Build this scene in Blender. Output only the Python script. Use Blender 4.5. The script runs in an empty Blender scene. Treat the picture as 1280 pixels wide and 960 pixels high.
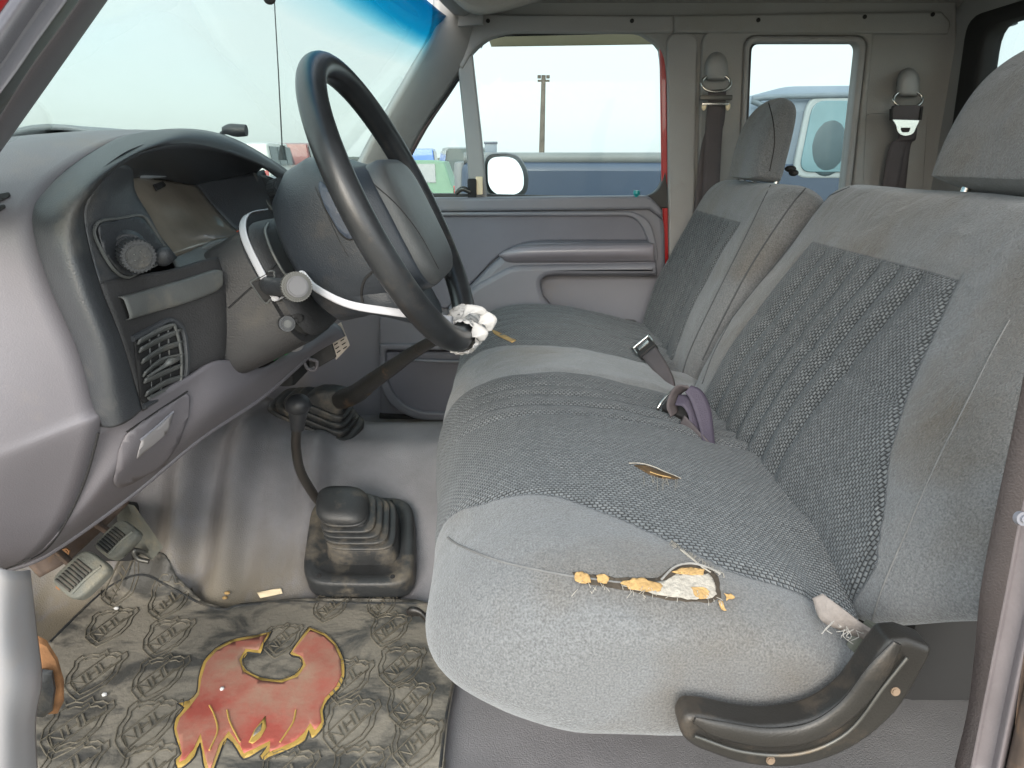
import bpy, bmesh, math, random
from mathutils import Vector, Matrix, noise
from mathutils.bvhtree import BVHTree
from mathutils.geometry import delaunay_2d_cdt
random.seed(7)
R = math.radians
SC = bpy.context.scene
COL = SC.collection
# ------------------------------------------------------------------ camera
F, H = 900.0, 0.74
PH = math.atan(280.0 / F)
CP, SP = math.cos(PH), math.sin(PH)
cd = bpy.data.cameras.new('camera'); cam = bpy.data.objects.new('camera', cd); COL.objects.link(cam)
cam.location = (0, 0, H); cam.rotation_euler = (math.pi / 2 - PH, 0, 0)
cd.sensor_width = 36; cd.lens = 36 * F / 1280; cd.clip_start = 0.02; cd.clip_end = 4000
SC.camera = cam
# ------------------------------------------------------------------ sky and sun
SUN_EL, SUN_AZ = R(23), R(190)          # azimuth clockwise from +Y
w = bpy.data.worlds.new('World'); SC.world = w; w.use_nodes = True
nt = w.node_tree; nt.nodes.clear()
out = nt.nodes.new('ShaderNodeOutputWorld'); bg = nt.nodes.new('ShaderNodeBackground')
sky = nt.nodes.new('ShaderNodeTexSky'); sky.sky_type = 'NISHITA'; sky.sun_disc = False
sky.sun_elevation = SUN_EL; sky.sun_rotation = SUN_AZ; sky.dust_density = 3.0; sky.air_density = 1.0; sky.ozone_density = 1.0
tc = nt.nodes.new('ShaderNodeTexCoord'); mp = nt.nodes.new('ShaderNodeMapping'); mp.inputs['Scale'].default_value = (1, 1, 4)
nz = nt.nodes.new('ShaderNodeTexNoise'); nz.inputs['Scale'].default_value = 1.6; nz.inputs['Detail'].default_value = 6
cr = nt.nodes.new('ShaderNodeValToRGB'); cr.color_ramp.elements[0].position = 0.3; cr.color_ramp.elements[1].position = 0.62
cr.color_ramp.elements[0].color = (.55, .55, .55, 1); cr.color_ramp.elements[1].color = (.95, .95, .95, 1)
mx = nt.nodes.new('ShaderNodeMixRGB'); # overcast glow: the cloud deck is brightest around the hidden sun
dt = nt.nodes.new('ShaderNodeVectorMath'); dt.operation = 'DOT_PRODUCT'
dt.inputs[1].default_value = (math.sin(SUN_AZ) * math.cos(SUN_EL), math.cos(SUN_AZ) * math.cos(SUN_EL), math.sin(SUN_EL))
mr_ = nt.nodes.new('ShaderNodeMapRange'); mr_.inputs[1].default_value = -1; mr_.inputs[2].default_value = 1; mr_.inputs[3].default_value = .52; mr_.inputs[4].default_value = 1.35
cc_ = nt.nodes.new('ShaderNodeVectorMath'); cc_.operation = 'SCALE'; cc_.inputs[0].default_value = (5.5, 5.75, 5.75)
nt.links.new(tc.outputs['Generated'], dt.inputs[0]); nt.links.new(dt.outputs['Value'], mr_.inputs[0]); nt.links.new(mr_.outputs[0], cc_.inputs['Scale']); nt.links.new(cc_.outputs[0], mx.inputs[2])
nt.links.new(tc.outputs['Generated'], mp.inputs[0]); nt.links.new(mp.outputs[0], nz.inputs[0]); nt.links.new(nz.outputs['Fac'], cr.inputs[0])
nt.links.new(cr.outputs[0], mx.inputs[0]); nt.links.new(sky.outputs[0], mx.inputs[1]); nt.links.new(mx.outputs[0], bg.inputs[0])
bg.inputs[1].default_value = 0.15
nt.links.new(bg.outputs[0], out.inputs[0])
sd_ = bpy.data.lights.new('sun', 'SUN'); sd_.energy = 0.6; sd_.angle = R(22); sd_.color = (1, .95, .88)
sun = bpy.data.objects.new('sun', sd_); COL.objects.link(sun)
sdir = Vector((math.sin(SUN_AZ) * math.cos(SUN_EL), math.cos(SUN_AZ) * math.cos(SUN_EL), math.sin(SUN_EL)))
sun.rotation_euler = sdir.to_track_quat('Z', 'Y').to_euler(); sun.location = sdir * 20
SC.view_settings.view_transform = 'Standard'; SC.view_settings.look = 'None'; SC.view_settings.exposure = 1.86; SC.view_settings.gamma = 1
SC.cycles.max_bounces = 8; SC.cycles.transparent_max_bounces = 12; SC.cycles.use_denoising = True
SC.cycles.sample_clamp_indirect = 6

# ------------------------------------------------------------------ helpers
def P(u, v, Y):
    a, b = (u - 640) / F, (480 - v) / F
    dy, dz = CP + b * SP, -SP + b * CP
    t = Y / dy
    return Vector((a * t, Y, H + dz * t))
def PZ(u, v, z):
    a, b = (u - 640) / F, (480 - v) / F
    dy, dz = CP + b * SP, -SP + b * CP
    t = (z - H) / dz
    return Vector((a * t, dy * t, z))
def DIR(u, v):
    a, b = (u - 640) / F, (480 - v) / F
    return Vector((a, CP + b * SP, -SP + b * CP)).normalized()
CAM = Vector((0, 0, H))
def tag(o, label=None, cat=None, group=None, kind=None):
    if label: o['label'] = label
    if cat: o['category'] = cat
    if group: o['group'] = group
    if kind: o['kind'] = kind
    return o
def thing(name, loc, label, cat, group=None):
    o = bpy.data.objects.new(name, None); COL.objects.link(o); o.location = loc; o.empty_display_size = .05
    bpy.context.view_layer.update()
    return tag(o, label, cat, group)
def link(name, me, m, parent=None, smooth=True):
    o = bpy.data.objects.new(name, me); COL.objects.link(o)
    if m: me.materials.append(m)
    if smooth:
        for p in me.polygons: p.use_smooth = True
    if parent is not None:
        o.parent = parent
        o.matrix_parent_inverse = Matrix.Translation(-root_loc(parent))
    return o
def root_loc(p):
    v = Vector(p.location)
    while p.parent is not None:
        # children keep world coordinates in their mesh, so only the top object carries an offset
        p = p.parent
        if p.parent is None: return Vector((0, 0, 0))
    return v
def mesh_from(name, vs, fs):
    me = bpy.data.meshes.new(name); me.from_pydata([tuple(v) for v in vs], [], fs); me.update(); return me
def sharp(me, ang=40):
    try: me.set_sharp_from_angle(angle=R(ang))
    except Exception: pass
def cr_(p0, p1, p2, p3, t):
    return 0.5 * ((2 * p1) + (-p0 + p2) * t + (2 * p0 - 5 * p1 + 4 * p2 - p3) * t * t + (-p0 + 3 * p1 - 3 * p2 + p3) * t ** 3)
def spl(pts, n, closed=False):
    """Catmull-Rom with chord weights through pts, n samples per span"""
    pts = [Vector(p) for p in pts]; m = len(pts); o = []
    if closed:
        for i in range(m):
            for k in range(n):
                o.append(cr_(pts[i - 1], pts[i], pts[(i + 1) % m], pts[(i + 2) % m], k / n))
        return o
    e0 = pts[0] * 2 - pts[1]; e1 = pts[-1] * 2 - pts[-2]
    q = [e0] + pts + [e1]
    for i in range(m - 1):
        for k in range(n): o.append(cr_(q[i], q[i + 1], q[i + 2], q[i + 3], k / n))
    o.append(pts[-1]); return o
def grid_mesh(rows):
    nr, nc = len(rows), len(rows[0])
    vs = [v for r in rows for v in r]
    fs = [(i * nc + j, i * nc + j + 1, (i + 1) * nc + j + 1, (i + 1) * nc + j) for i in range(nr - 1) for j in range(nc - 1)]
    return vs, fs
def patch(name, rows, m, parent=None, nu=6, nv=6, th=.004, disp=None):
    """smooth surface through a net of world points, turned to the camera, with thickness behind"""
    rs = [spl(r, nv) for r in rows]
    cols = [spl([r[j] for r in rs], nu) for j in range(len(rs[0]))]
    g = [[cols[j][i] for j in range(len(cols))] for i in range(len(cols[0]))]
    vs, fs = grid_mesh(g)
    me = mesh_from(name, vs, fs)
    s = 0
    for p in me.polygons: s += p.normal.dot(CAM - p.center) * p.area
    if s < 0:
        me.flip_normals()
    if disp:
        me.update()
        nn = [v.normal.copy() for v in me.vertices]
        for v, n_ in zip(me.vertices, nn): v.co += n_ * disp(v.co)
    o = link(name, me, m, parent)
    if th:
        md = o.modifiers.new('s', 'SOLIDIFY'); md.thickness = th; md.offset = -1
    return o
def tube(name, pts, r, m, parent=None, seg=12, n=6, closed=False, flat=None, up=None):
    """tube with radius r (number or list per control point); flat = squash factor along 'up'"""
    c = spl(pts, n, closed)
    if isinstance(r, (list, tuple)):
        rr = [v.x for v in spl([Vector((a, 0, 0)) for a in r], n, closed)]
    else: rr = [r] * len(c)
    N = len(c); vs = []; fs = []
    ref = None
    for i in range(N):
        a = c[i - 1] if (i > 0 or closed) else c[i]; b = c[(i + 1) % N] if (i < N - 1 or closed) else c[i]
        t = (b - a).normalized()
        if up is not None: x = (Vector(up) - t * Vector(up).dot(t)).normalized()
        else:
            if ref is None: ref = t.orthogonal().normalized()
            x = (ref - t * ref.dot(t)).normalized(); ref = x
        y = t.cross(x)
        for k in range(seg):
            an = 2 * math.pi * k / seg
            vs.append(c[i] + x * math.cos(an) * rr[i] * (flat or 1) + y * math.sin(an) * rr[i])
    M = N if closed else N - 1
    for i in range(M):
        for k in range(seg):
            j = (i + 1) % N
            fs.append((i * seg + k, i * seg + (k + 1) % seg, j * seg + (k + 1) % seg, j * seg + k))
    if not closed:
        fs.append(tuple(range(seg - 1, -1, -1))); fs.append(tuple((N - 1) * seg + k for k in range(seg)))
    me = mesh_from(name, vs, fs); sharp(me, 50)
    return link(name, me, m, parent)
def strap(name, pts, wv, width, m, parent=None, th=.0016, n=8):
    """flat webbing along pts; wv = width direction (one or a list)"""
    c = spl(pts, n)
    if isinstance(wv, list): ws = spl(wv, n)
    else: ws = [Vector(wv)] * len(c)
    if isinstance(width, (list, tuple)): wd = [v.x for v in spl([Vector((a, 0, 0)) for a in width], n)]
    else: wd = [width] * len(c)
    rows = []
    for p, q, d in zip(c, ws, wd):
        q = q.normalized(); rows.append([p + q * d * k for k in (-.5, -.25, 0, .25, .5)])
    vs, fs = grid_mesh(rows); me = mesh_from(name, vs, fs)
    o = link(name, me, m, parent); md = o.modifiers.new('s', 'SOLIDIFY'); md.thickness = th; md.offset = 0
    return o
def loft(name, secs, m, parent=None, cap=True, closed=True):
    n = len(secs[0]); vs = [v for s in secs for v in s]; fs = []
    for i in range(len(secs) - 1):
        for k in range(n):
            fs.append((i * n + k, i * n + (k + 1) % n, (i + 1) * n + (k + 1) % n, (i + 1) * n + k))
    if cap:
        fs.append(tuple(range(n - 1, -1, -1))); fs.append(tuple((len(secs) - 1) * n + k for k in range(n)))
    me = mesh_from(name, vs, fs)
    bm = bmesh.new(); bm.from_mesh(me); bmesh.ops.recalc_face_normals(bm, faces=bm.faces); bm.to_mesh(me); bm.free()
    sharp(me, 60)
    return link(name, me, m, parent)
def box(name, c, s, m, parent=None, bev=.004, rot=None, seg=2):
    bm = bmesh.new(); bmesh.ops.create_cube(bm, size=1)
    for v in bm.verts: v.co = Vector((v.co.x * s[0], v.co.y * s[1], v.co.z * s[2]))
    if bev: bmesh.ops.bevel(bm, geom=list(bm.edges), offset=bev, segments=seg, affect='EDGES', profile=.6)
    mt = Matrix.Translation(Vector(c))
    if rot is not None: mt = mt @ (rot if isinstance(rot, Matrix) else Matrix.Rotation(rot[0], 4, rot[1]))
    bmesh.ops.transform(bm, matrix=mt, verts=bm.verts)
    me = bpy.data.meshes.new(name); bm.to_mesh(me); bm.free(); sharp(me, 35)
    return link(name, me, m, parent)
def frame_of(z, x=None):
    z = Vector(z).normalized()
    x = Vector(x) if x is not None else z.orthogonal()
    x = (x - z * x.dot(z)).normalized(); y = z.cross(x)
    return Matrix((x, y, z)).transposed().to_4x4()
def cyl(name, c, ax, r, h, m, parent=None, r2=None, bev=.001, seg=32, knurl=0):
    bm = bmesh.new(); bmesh.ops.create_cone(bm, cap_ends=True, segments=seg, radius1=r, radius2=r if r2 is None else r2, depth=h)
    if knurl:
        for v in bm.verts:
            k = math.atan2(v.co.y, v.co.x); f = 1 + knurl * (1 if int(round(k / (2 * math.pi) * seg)) % 2 else -1); v.co.x *= f; v.co.y *= f
    if bev:
        es = [e for e in bm.edges if abs(e.verts[0].co.z - e.verts[1].co.z) < 1e-6]
        bmesh.ops.bevel(bm, geom=es, offset=bev, segments=2, affect='EDGES')
    bmesh.ops.transform(bm, matrix=Matrix.Translation(Vector(c)) @ frame_of(ax), verts=bm.verts)
    me = bpy.data.meshes.new(name); bm.to_mesh(me); bm.free(); sharp(me, 35)
    return link(name, me, m, parent)
def sphere(name, c, s, m, parent=None, rot=None, sub=3):
    bm = bmesh.new(); bmesh.ops.create_icosphere(bm, subdivisions=sub, radius=1)
    for v in bm.verts: v.co = Vector((v.co.x * s[0], v.co.y * s[1], v.co.z * s[2]))
    mt = Matrix.Translation(Vector(c))
    if rot is not None: mt = mt @ rot
    bmesh.ops.transform(bm, matrix=mt, verts=bm.verts)
    me = bpy.data.meshes.new(name); bm.to_mesh(me); bm.free()
    return link(name, me, m, parent)
def curve_mesh(loops, ext, bev, res=2, smooth_loops=None):
    cu = bpy.data.curves.new('c', 'CURVE'); cu.dimensions = '2D'; cu.fill_mode = 'BOTH'
    cu.extrude = max(ext - bev, 0.00001); cu.bevel_depth = bev; cu.bevel_resolution = res; cu.offset = -bev
    for lp in loops:
        s = cu.splines.new('POLY'); s.points.add(len(lp) - 1); s.use_cyclic_u = True
        for i, q in enumerate(lp): s.points[i].co = (q[0], q[1], 0, 1)
    ob = bpy.data.objects.new('c', cu); COL.objects.link(ob)
    dg = bpy.context.evaluated_depsgraph_get(); dg.update()
    me = bpy.data.meshes.new_from_object(ob.evaluated_get(dg)); bpy.data.objects.remove(ob); bpy.data.curves.remove(cu)
    return me
def rnd(poly, n=5, r=None, frac=.35):
    """round the corners of a 2D polygon; r = list of corner radii or one"""
    o = []; m = len(poly)
    for i in range(m):
        p = Vector(poly[i][:2]); a = Vector(poly[i - 1][:2]); b = Vector(poly[(i + 1) % m][:2])
        rr = (poly[i][2] if len(poly[i]) > 2 else (r if r is not None else 0))
        if rr <= 0: o.append(p); continue
        da = min(rr, (a - p).length * .48); db = min(rr, (b - p).length * .48)
        s = p + (a - p).normalized() * da; e = p + (b - p).normalized() * db
        for k in range(n + 1):
            t = k / n; o.append(s * (1 - t) ** 2 + p * 2 * t * (1 - t) + e * t * t)
    return o
def plate(name, loops, Y, th, m, parent=None, bev=.003, r=None, res=2):
    """panel standing in the plane Y: loops in photo pixels, front face at Y, thickness behind it"""
    L = []
    for lp in loops:
        lp = rnd(lp, r=r)
        L.append([(P(q[0], q[1], Y).x, P(q[0], q[1], Y).z) for q in lp])
    me = curve_mesh(L, th / 2, min(bev, th / 2 * .95), res)
    mt = Matrix.Translation((0, Y + th / 2, 0)) @ Matrix.Rotation(math.pi / 2, 4, 'X')
    me.transform(mt); sharp(me, 30)
    return link(name, me, m, parent)
def plateM(name, loops, mt, th, m, parent=None, bev=.002, res=2):
    me = curve_mesh(loops, th / 2, min(bev, th / 2 * .95), res); me.transform(mt); sharp(me, 30)
    return link(name, me, m, parent)
def bvh(*obs):
    vs = []; fs = []
    for o in obs:
        k = len(vs); vs += [v.co.copy() for v in o.data.vertices]; fs += [tuple(i + k for i in p.vertices) for p in o.data.polygons]
    return BVHTree.FromPolygons(vs, fs)
def hit(tree, u, v, off=0):
    d = DIR(u, v); h = tree.ray_cast(CAM, d)
    if h[0] is None: return None
    n = h[1]
    if n.dot(d) > 0: n = -n
    return h[0] + n * off
def drape(name, poly, tree, m, parent=None, off=.001, th=.001, step=6, r=None, disp=None, smooth_off=None):
    """a thin piece (outline in photo pixels) lying on an existing surface"""
    poly = [Vector(q[:2]) for q in rnd(poly, r=r)]
    n = len(poly)
    pts = list(poly)
    xs = [p.x for p in poly]; ys = [p.y for p in poly]
    def inside(x, y):
        c = False; j = n - 1
        for i in range(n):
            if (poly[i].y > y) != (poly[j].y > y) and x < (poly[j].x - poly[i].x) * (y - poly[i].y) / (poly[j].y - poly[i].y) + poly[i].x: c = not c
            j = i
        return c
    yy = min(ys) + step / 2
    while yy < max(ys):
        xx = min(xs) + step / 2
        while xx < max(xs):
            if inside(xx, yy): pts.append(Vector((xx, yy)))
            xx += step
        yy += step
    rr = delaunay_2d_cdt(pts, [(i, (i + 1) % n) for i in range(n)], [], 1, 1e-4)
    vs = []; last = None
    bset = set()
    for i, v in enumerate(rr[0]):
        h = hit(tree, v.x, v.y, off)
        if h is None: h = last if last else Vector((0, 1, 0))
        if disp: h = h + disp(v.x, v.y) * (CAM - h).normalized()
        vs.append(h); last = h
    me = mesh_from(name, vs, [tuple(f) for f in rr[2]])
    s = 0
    for p in me.polygons: s += p.normal.dot(CAM - p.center) * p.area
    if s < 0: me.flip_normals()
    o = link(name, me, m, parent)
    if th: md = o.modifiers.new('s', 'SOLIDIFY'); md.thickness = th; md.offset = 1
    return o
def seam(name, pts, tree, r, m, parent=None, off=.0, n=8, seg=6):
    q = spl([Vector((a[0], a[1], 0)) for a in pts], n); w3 = []
    for a in q:
        h = hit(tree, a.x, a.y, off)
        if h is not None: w3.append(h)
    return tube(name, w3, r, m, parent, seg=seg, n=1)

# ------------------------------------------------------------------ materials
def srgb(h):
    if isinstance(h, str):
        c = [int(h[i:i + 2], 16) / 255 for i in (0, 2, 4)]
    else: c = [x / 255 for x in h]
    return tuple(((x / 12.92) if x <= .04045 else ((x + .055) / 1.055) ** 2.4) for x in c)
def mat(name, col, rough=.5, var=.12, vs=6, bump=.0, bs=400, dirt=None, da=.0, ds=5, metal=0, spec=.5, coat=0, streak=None):
    m = bpy.data.materials.new(name); m.use_nodes = True; t = m.node_tree; N = t.nodes; Lk = t.links
    b = N['Principled BSDF']; b.inputs['Roughness'].default_value = rough; b.inputs['Metallic'].default_value = metal
    b.inputs['Specular IOR Level'].default_value = spec; b.inputs['Coat Weight'].default_value = coat
    co = N.new('ShaderNodeTexCoord')
    n1 = N.new('ShaderNodeTexNoise'); n1.inputs['Scale'].default_value = vs; n1.inputs['Detail'].default_value = 5; n1.inputs['Roughness'].default_value = .6
    vec = co.outputs['Object']
    if streak:
        mpn = N.new('ShaderNodeMapping'); mpn.inputs['Scale'].default_value = streak; Lk.new(vec, mpn.inputs[0]); vec = mpn.outputs[0]
    Lk.new(vec, n1.inputs['Vector'])
    r1 = N.new('ShaderNodeMapRange'); r1.inputs[1].default_value = .3; r1.inputs[2].default_value = .7
    r1.inputs[3].default_value = 1 - var; r1.inputs[4].default_value = 1 + var; Lk.new(n1.outputs['Fac'], r1.inputs[0])
    mu = N.new('ShaderNodeMixRGB'); mu.blend_type = 'MULTIPLY'; mu.inputs[0].default_value = 1; mu.inputs[1].default_value = (*col, 1)
    Lk.new(r1.outputs[0], mu.inputs[2]); c = mu.outputs[0]
    if dirt:
        n2 = N.new('ShaderNodeTexNoise'); n2.inputs['Scale'].default_value = ds; n2.inputs['Detail'].default_value = 8; n2.inputs['Roughness'].default_value = .65
        Lk.new(co.outputs['Object'], n2.inputs['Vector'])
        r2 = N.new('ShaderNodeMapRange'); r2.inputs[1].default_value = .62 - da * .3; r2.inputs[2].default_value = .78 - da * .2; r2.inputs[3].default_value = 0; r2.inputs[4].default_value = min(1, .35 + da)
        Lk.new(n2.outputs['Fac'], r2.inputs[0])
        m2 = N.new('ShaderNodeMixRGB'); Lk.new(r2.outputs[0], m2.inputs[0]); Lk.new(c, m2.inputs[1]); m2.inputs[2].default_value = (*dirt, 1); c = m2.outputs[0]
        r3 = N.new('ShaderNodeMapRange'); r3.inputs[3].default_value = rough; r3.inputs[4].default_value = min(1, rough + .35); Lk.new(r2.outputs[0], r3.inputs[0]); Lk.new(r3.outputs[0], b.inputs['Roughness'])
    Lk.new(c, b.inputs['Base Color'])
    if bump:
        n3 = N.new('ShaderNodeTexNoise'); n3.inputs['Scale'].default_value = bs; n3.inputs['Detail'].default_value = 2
        Lk.new(co.outputs['Object'], n3.inputs['Vector'])
        bp = N.new('ShaderNodeBump'); bp.inputs['Strength'].default_value = bump; bp.inputs['Distance'].default_value = .002
        Lk.new(n3.outputs['Fac'], bp.inputs['Height']); Lk.new(bp.outputs[0], b.inputs['Normal'])
    return m
def glass(name, tint, refl=.6, rough=.0):
    m = bpy.data.materials.new(name); m.use_nodes = True; t = m.node_tree; N = t.nodes; Lk = t.links; N.clear()
    o = N.new('ShaderNodeOutputMaterial'); mx = N.new('ShaderNodeMixShader'); tr = N.new('ShaderNodeBsdfTransparent'); gl = N.new('ShaderNodeBsdfGlossy')
    fr = N.new('ShaderNodeFresnel'); fr.inputs[0].default_value = 1.45; gl.inputs['Roughness'].default_value = rough
    mm = N.new('ShaderNodeMath'); mm.operation = 'MULTIPLY'; mm.inputs[1].default_value = refl
    tr.inputs[0].default_value = (*tint, 1); Lk.new(fr.outputs[0], mm.inputs[0]); Lk.new(mm.outputs[0], mx.inputs[0])
    Lk.new(tr.outputs[0], mx.inputs[1]); Lk.new(gl.outputs[0], mx.inputs[2]); Lk.new(mx.outputs[0], o.inputs[0])
    return m
def band_glass(name):
    m = glass(name, (.62, .70, .68), .3); t = m.node_tree; N = t.nodes; Lk = t.links
    tr = [n for n in N if n.type == 'BSDF_TRANSPARENT'][0]
    at = N.new('ShaderNodeAttribute'); at.attribute_name = 'band'; rp = N.new('ShaderNodeValToRGB'); Lk.new(at.outputs['Fac'], rp.inputs[0])
    e = rp.color_ramp.elements; e[0].position = 0; e[0].color = (.74, .80, .785, 1); e[1].position = 1; e[1].color = (.01, .30, .48, 1)
    x = e.new(.45); x.color = (.03, .42, .58, 1); x = e.new(.2); x.color = (.40, .66, .72, 1)
    Lk.new(rp.outputs[0], tr.inputs[0]); return m
def fabric(name):
    """seat cloth: plain knit, and a woven insert wherever the attribute 'sd' is positive"""
    m = bpy.data.materials.new(name); m.use_nodes = True; t = m.node_tree; N = t.nodes; Lk = t.links; b = N['Principled BSDF']
    b.inputs['Roughness'].default_value = .95; b.inputs['Specular IOR Level'].default_value = .15
    b.inputs['Sheen Weight'].default_value = .35; b.inputs['Sheen Roughness'].default_value = .5; b.inputs['Sheen Tint'].default_value = (.8, .85, .9, 1)
    uv = N.new('ShaderNodeUVMap'); uv.uv_map = 'UVMap'; co = N.new('ShaderNodeTexCoord')
    at = N.new('ShaderNodeAttribute'); at.attribute_name = 'sd'
    # weave
    nzw = N.new('ShaderNodeTexNoise'); nzw.inputs['Scale'].default_value = 60; Lk.new(uv.outputs[0], nzw.inputs['Vector'])
    ad = N.new('ShaderNodeVectorMath'); ad.operation = 'MULTIPLY_ADD'; ad.inputs[1].default_value = (.0022, .0022, 0); Lk.new(nzw.outputs['Color'], ad.inputs[0]); Lk.new(uv.outputs[0], ad.inputs[2])
    br = N.new('ShaderNodeTexBrick'); br.offset = .5; br.inputs['Scale'].default_value = 1; br.inputs['Brick Width'].default_value = .0064; br.inputs['Row Height'].default_value = .0044
    br.inputs['Mortar Size'].default_value = .0019; br.inputs['Mortar Smooth'].default_value = 1.0; br.inputs['Bias'].default_value = 0
    br.inputs['Color1'].default_value = (.168, .182, .19, 1); br.inputs['Color2'].default_value = (.085, .095, .101, 1); br.inputs['Mortar'].default_value = (.006, .007, .009, 1)
    Lk.new(ad.outputs[0], br.inputs['Vector'])
    # plain cloth
    n1 = N.new('ShaderNodeTexNoise'); n1.inputs['Scale'].default_value = 5; n1.inputs['Detail'].default_value = 8; Lk.new(co.outputs['Object'], n1.inputs['Vector'])
    n2 = N.new('ShaderNodeTexNoise'); n2.inputs['Scale'].default_value = 520; n2.inputs['Detail'].default_value = 2; Lk.new(co.outputs['Object'], n2.inputs['Vector'])
    rp = N.new('ShaderNodeValToRGB'); Lk.new(n1.outputs['Fac'], rp.inputs[0]); e = rp.color_ramp.elements
    e[0].position = .28; e[0].color = (.100, .088, .074, 1); e[1].position = .50; e[1].color = (.130, .135, .141, 1)
    r2 = N.new('ShaderNodeMapRange'); r2.inputs[1].default_value = .3; r2.inputs[2].default_value = .7; r2.inputs[3].default_value = .70; r2.inputs[4].default_value = 1.30; Lk.new(n2.outputs['Fac'], r2.inputs[0])
    mu = N.new('ShaderNodeMixRGB'); mu.blend_type = 'MULTIPLY'; mu.inputs[0].default_value = 1; Lk.new(rp.outputs[0], mu.inputs[1]); Lk.new(r2.outputs[0], mu.inputs[2])
    th = N.new('ShaderNodeMapRange'); th.inputs[1].default_value = -.0006; th.inputs[2].default_value = .0006; Lk.new(at.outputs['Fac'], th.inputs[0])
    mi = N.new('ShaderNodeMixRGB'); Lk.new(th.outputs[0], mi.inputs[0]); Lk.new(mu.outputs[0], mi.inputs[1]); Lk.new(br.outputs['Color'], mi.inputs[2])
    # dark stitched edge of the insert
    ab = N.new('ShaderNodeMath'); ab.operation = 'ABSOLUTE'; Lk.new(at.outputs['Fac'], ab.inputs[0])
    ed = N.new('ShaderNodeMapRange'); ed.inputs[1].default_value = .0008; ed.inputs[2].default_value = .0022; ed.inputs[3].default_value = .65; ed.inputs[4].default_value = 0; Lk.new(ab.outputs[0], ed.inputs[0])
    m3 = N.new('ShaderNodeMixRGB'); Lk.new(ed.outputs[0], m3.inputs[0]); Lk.new(mi.outputs[0], m3.inputs[1]); m3.inputs[2].default_value = (.03, .034, .04, 1)
    Lk.new(m3.outputs[0], b.inputs['Base Color'])
    iv = N.new('ShaderNodeMath'); iv.operation = 'SUBTRACT'; iv.inputs[0].default_value = 1; Lk.new(br.outputs['Fac'], iv.inputs[1])
    hm = N.new('ShaderNodeMixRGB'); Lk.new(th.outputs[0], hm.inputs[0]); Lk.new(n2.outputs['Fac'], hm.inputs[1]); Lk.new(iv.outputs[0], hm.inputs[2])
    n4 = N.new('ShaderNodeTexNoise'); n4.inputs['Scale'].default_value = 14; n4.inputs['Detail'].default_value = 3; n4.inputs['Distortion'].default_value = .8; Lk.new(co.outputs['Object'], n4.inputs['Vector'])
    b4 = N.new('ShaderNodeBump'); b4.inputs['Strength'].default_value = .35; b4.inputs['Distance'].default_value = .02; Lk.new(n4.outputs['Fac'], b4.inputs['Height'])
    bp = N.new('ShaderNodeBump'); bp.inputs['Strength'].default_value = .8; bp.inputs['Distance'].default_value = .0018; Lk.new(hm.outputs[0], bp.inputs['Height']); Lk.new(b4.outputs[0], bp.inputs['Normal']); Lk.new(bp.outputs[0], b.inputs['Normal'])
    return m
DUST = (.30, .25, .19)
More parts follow.
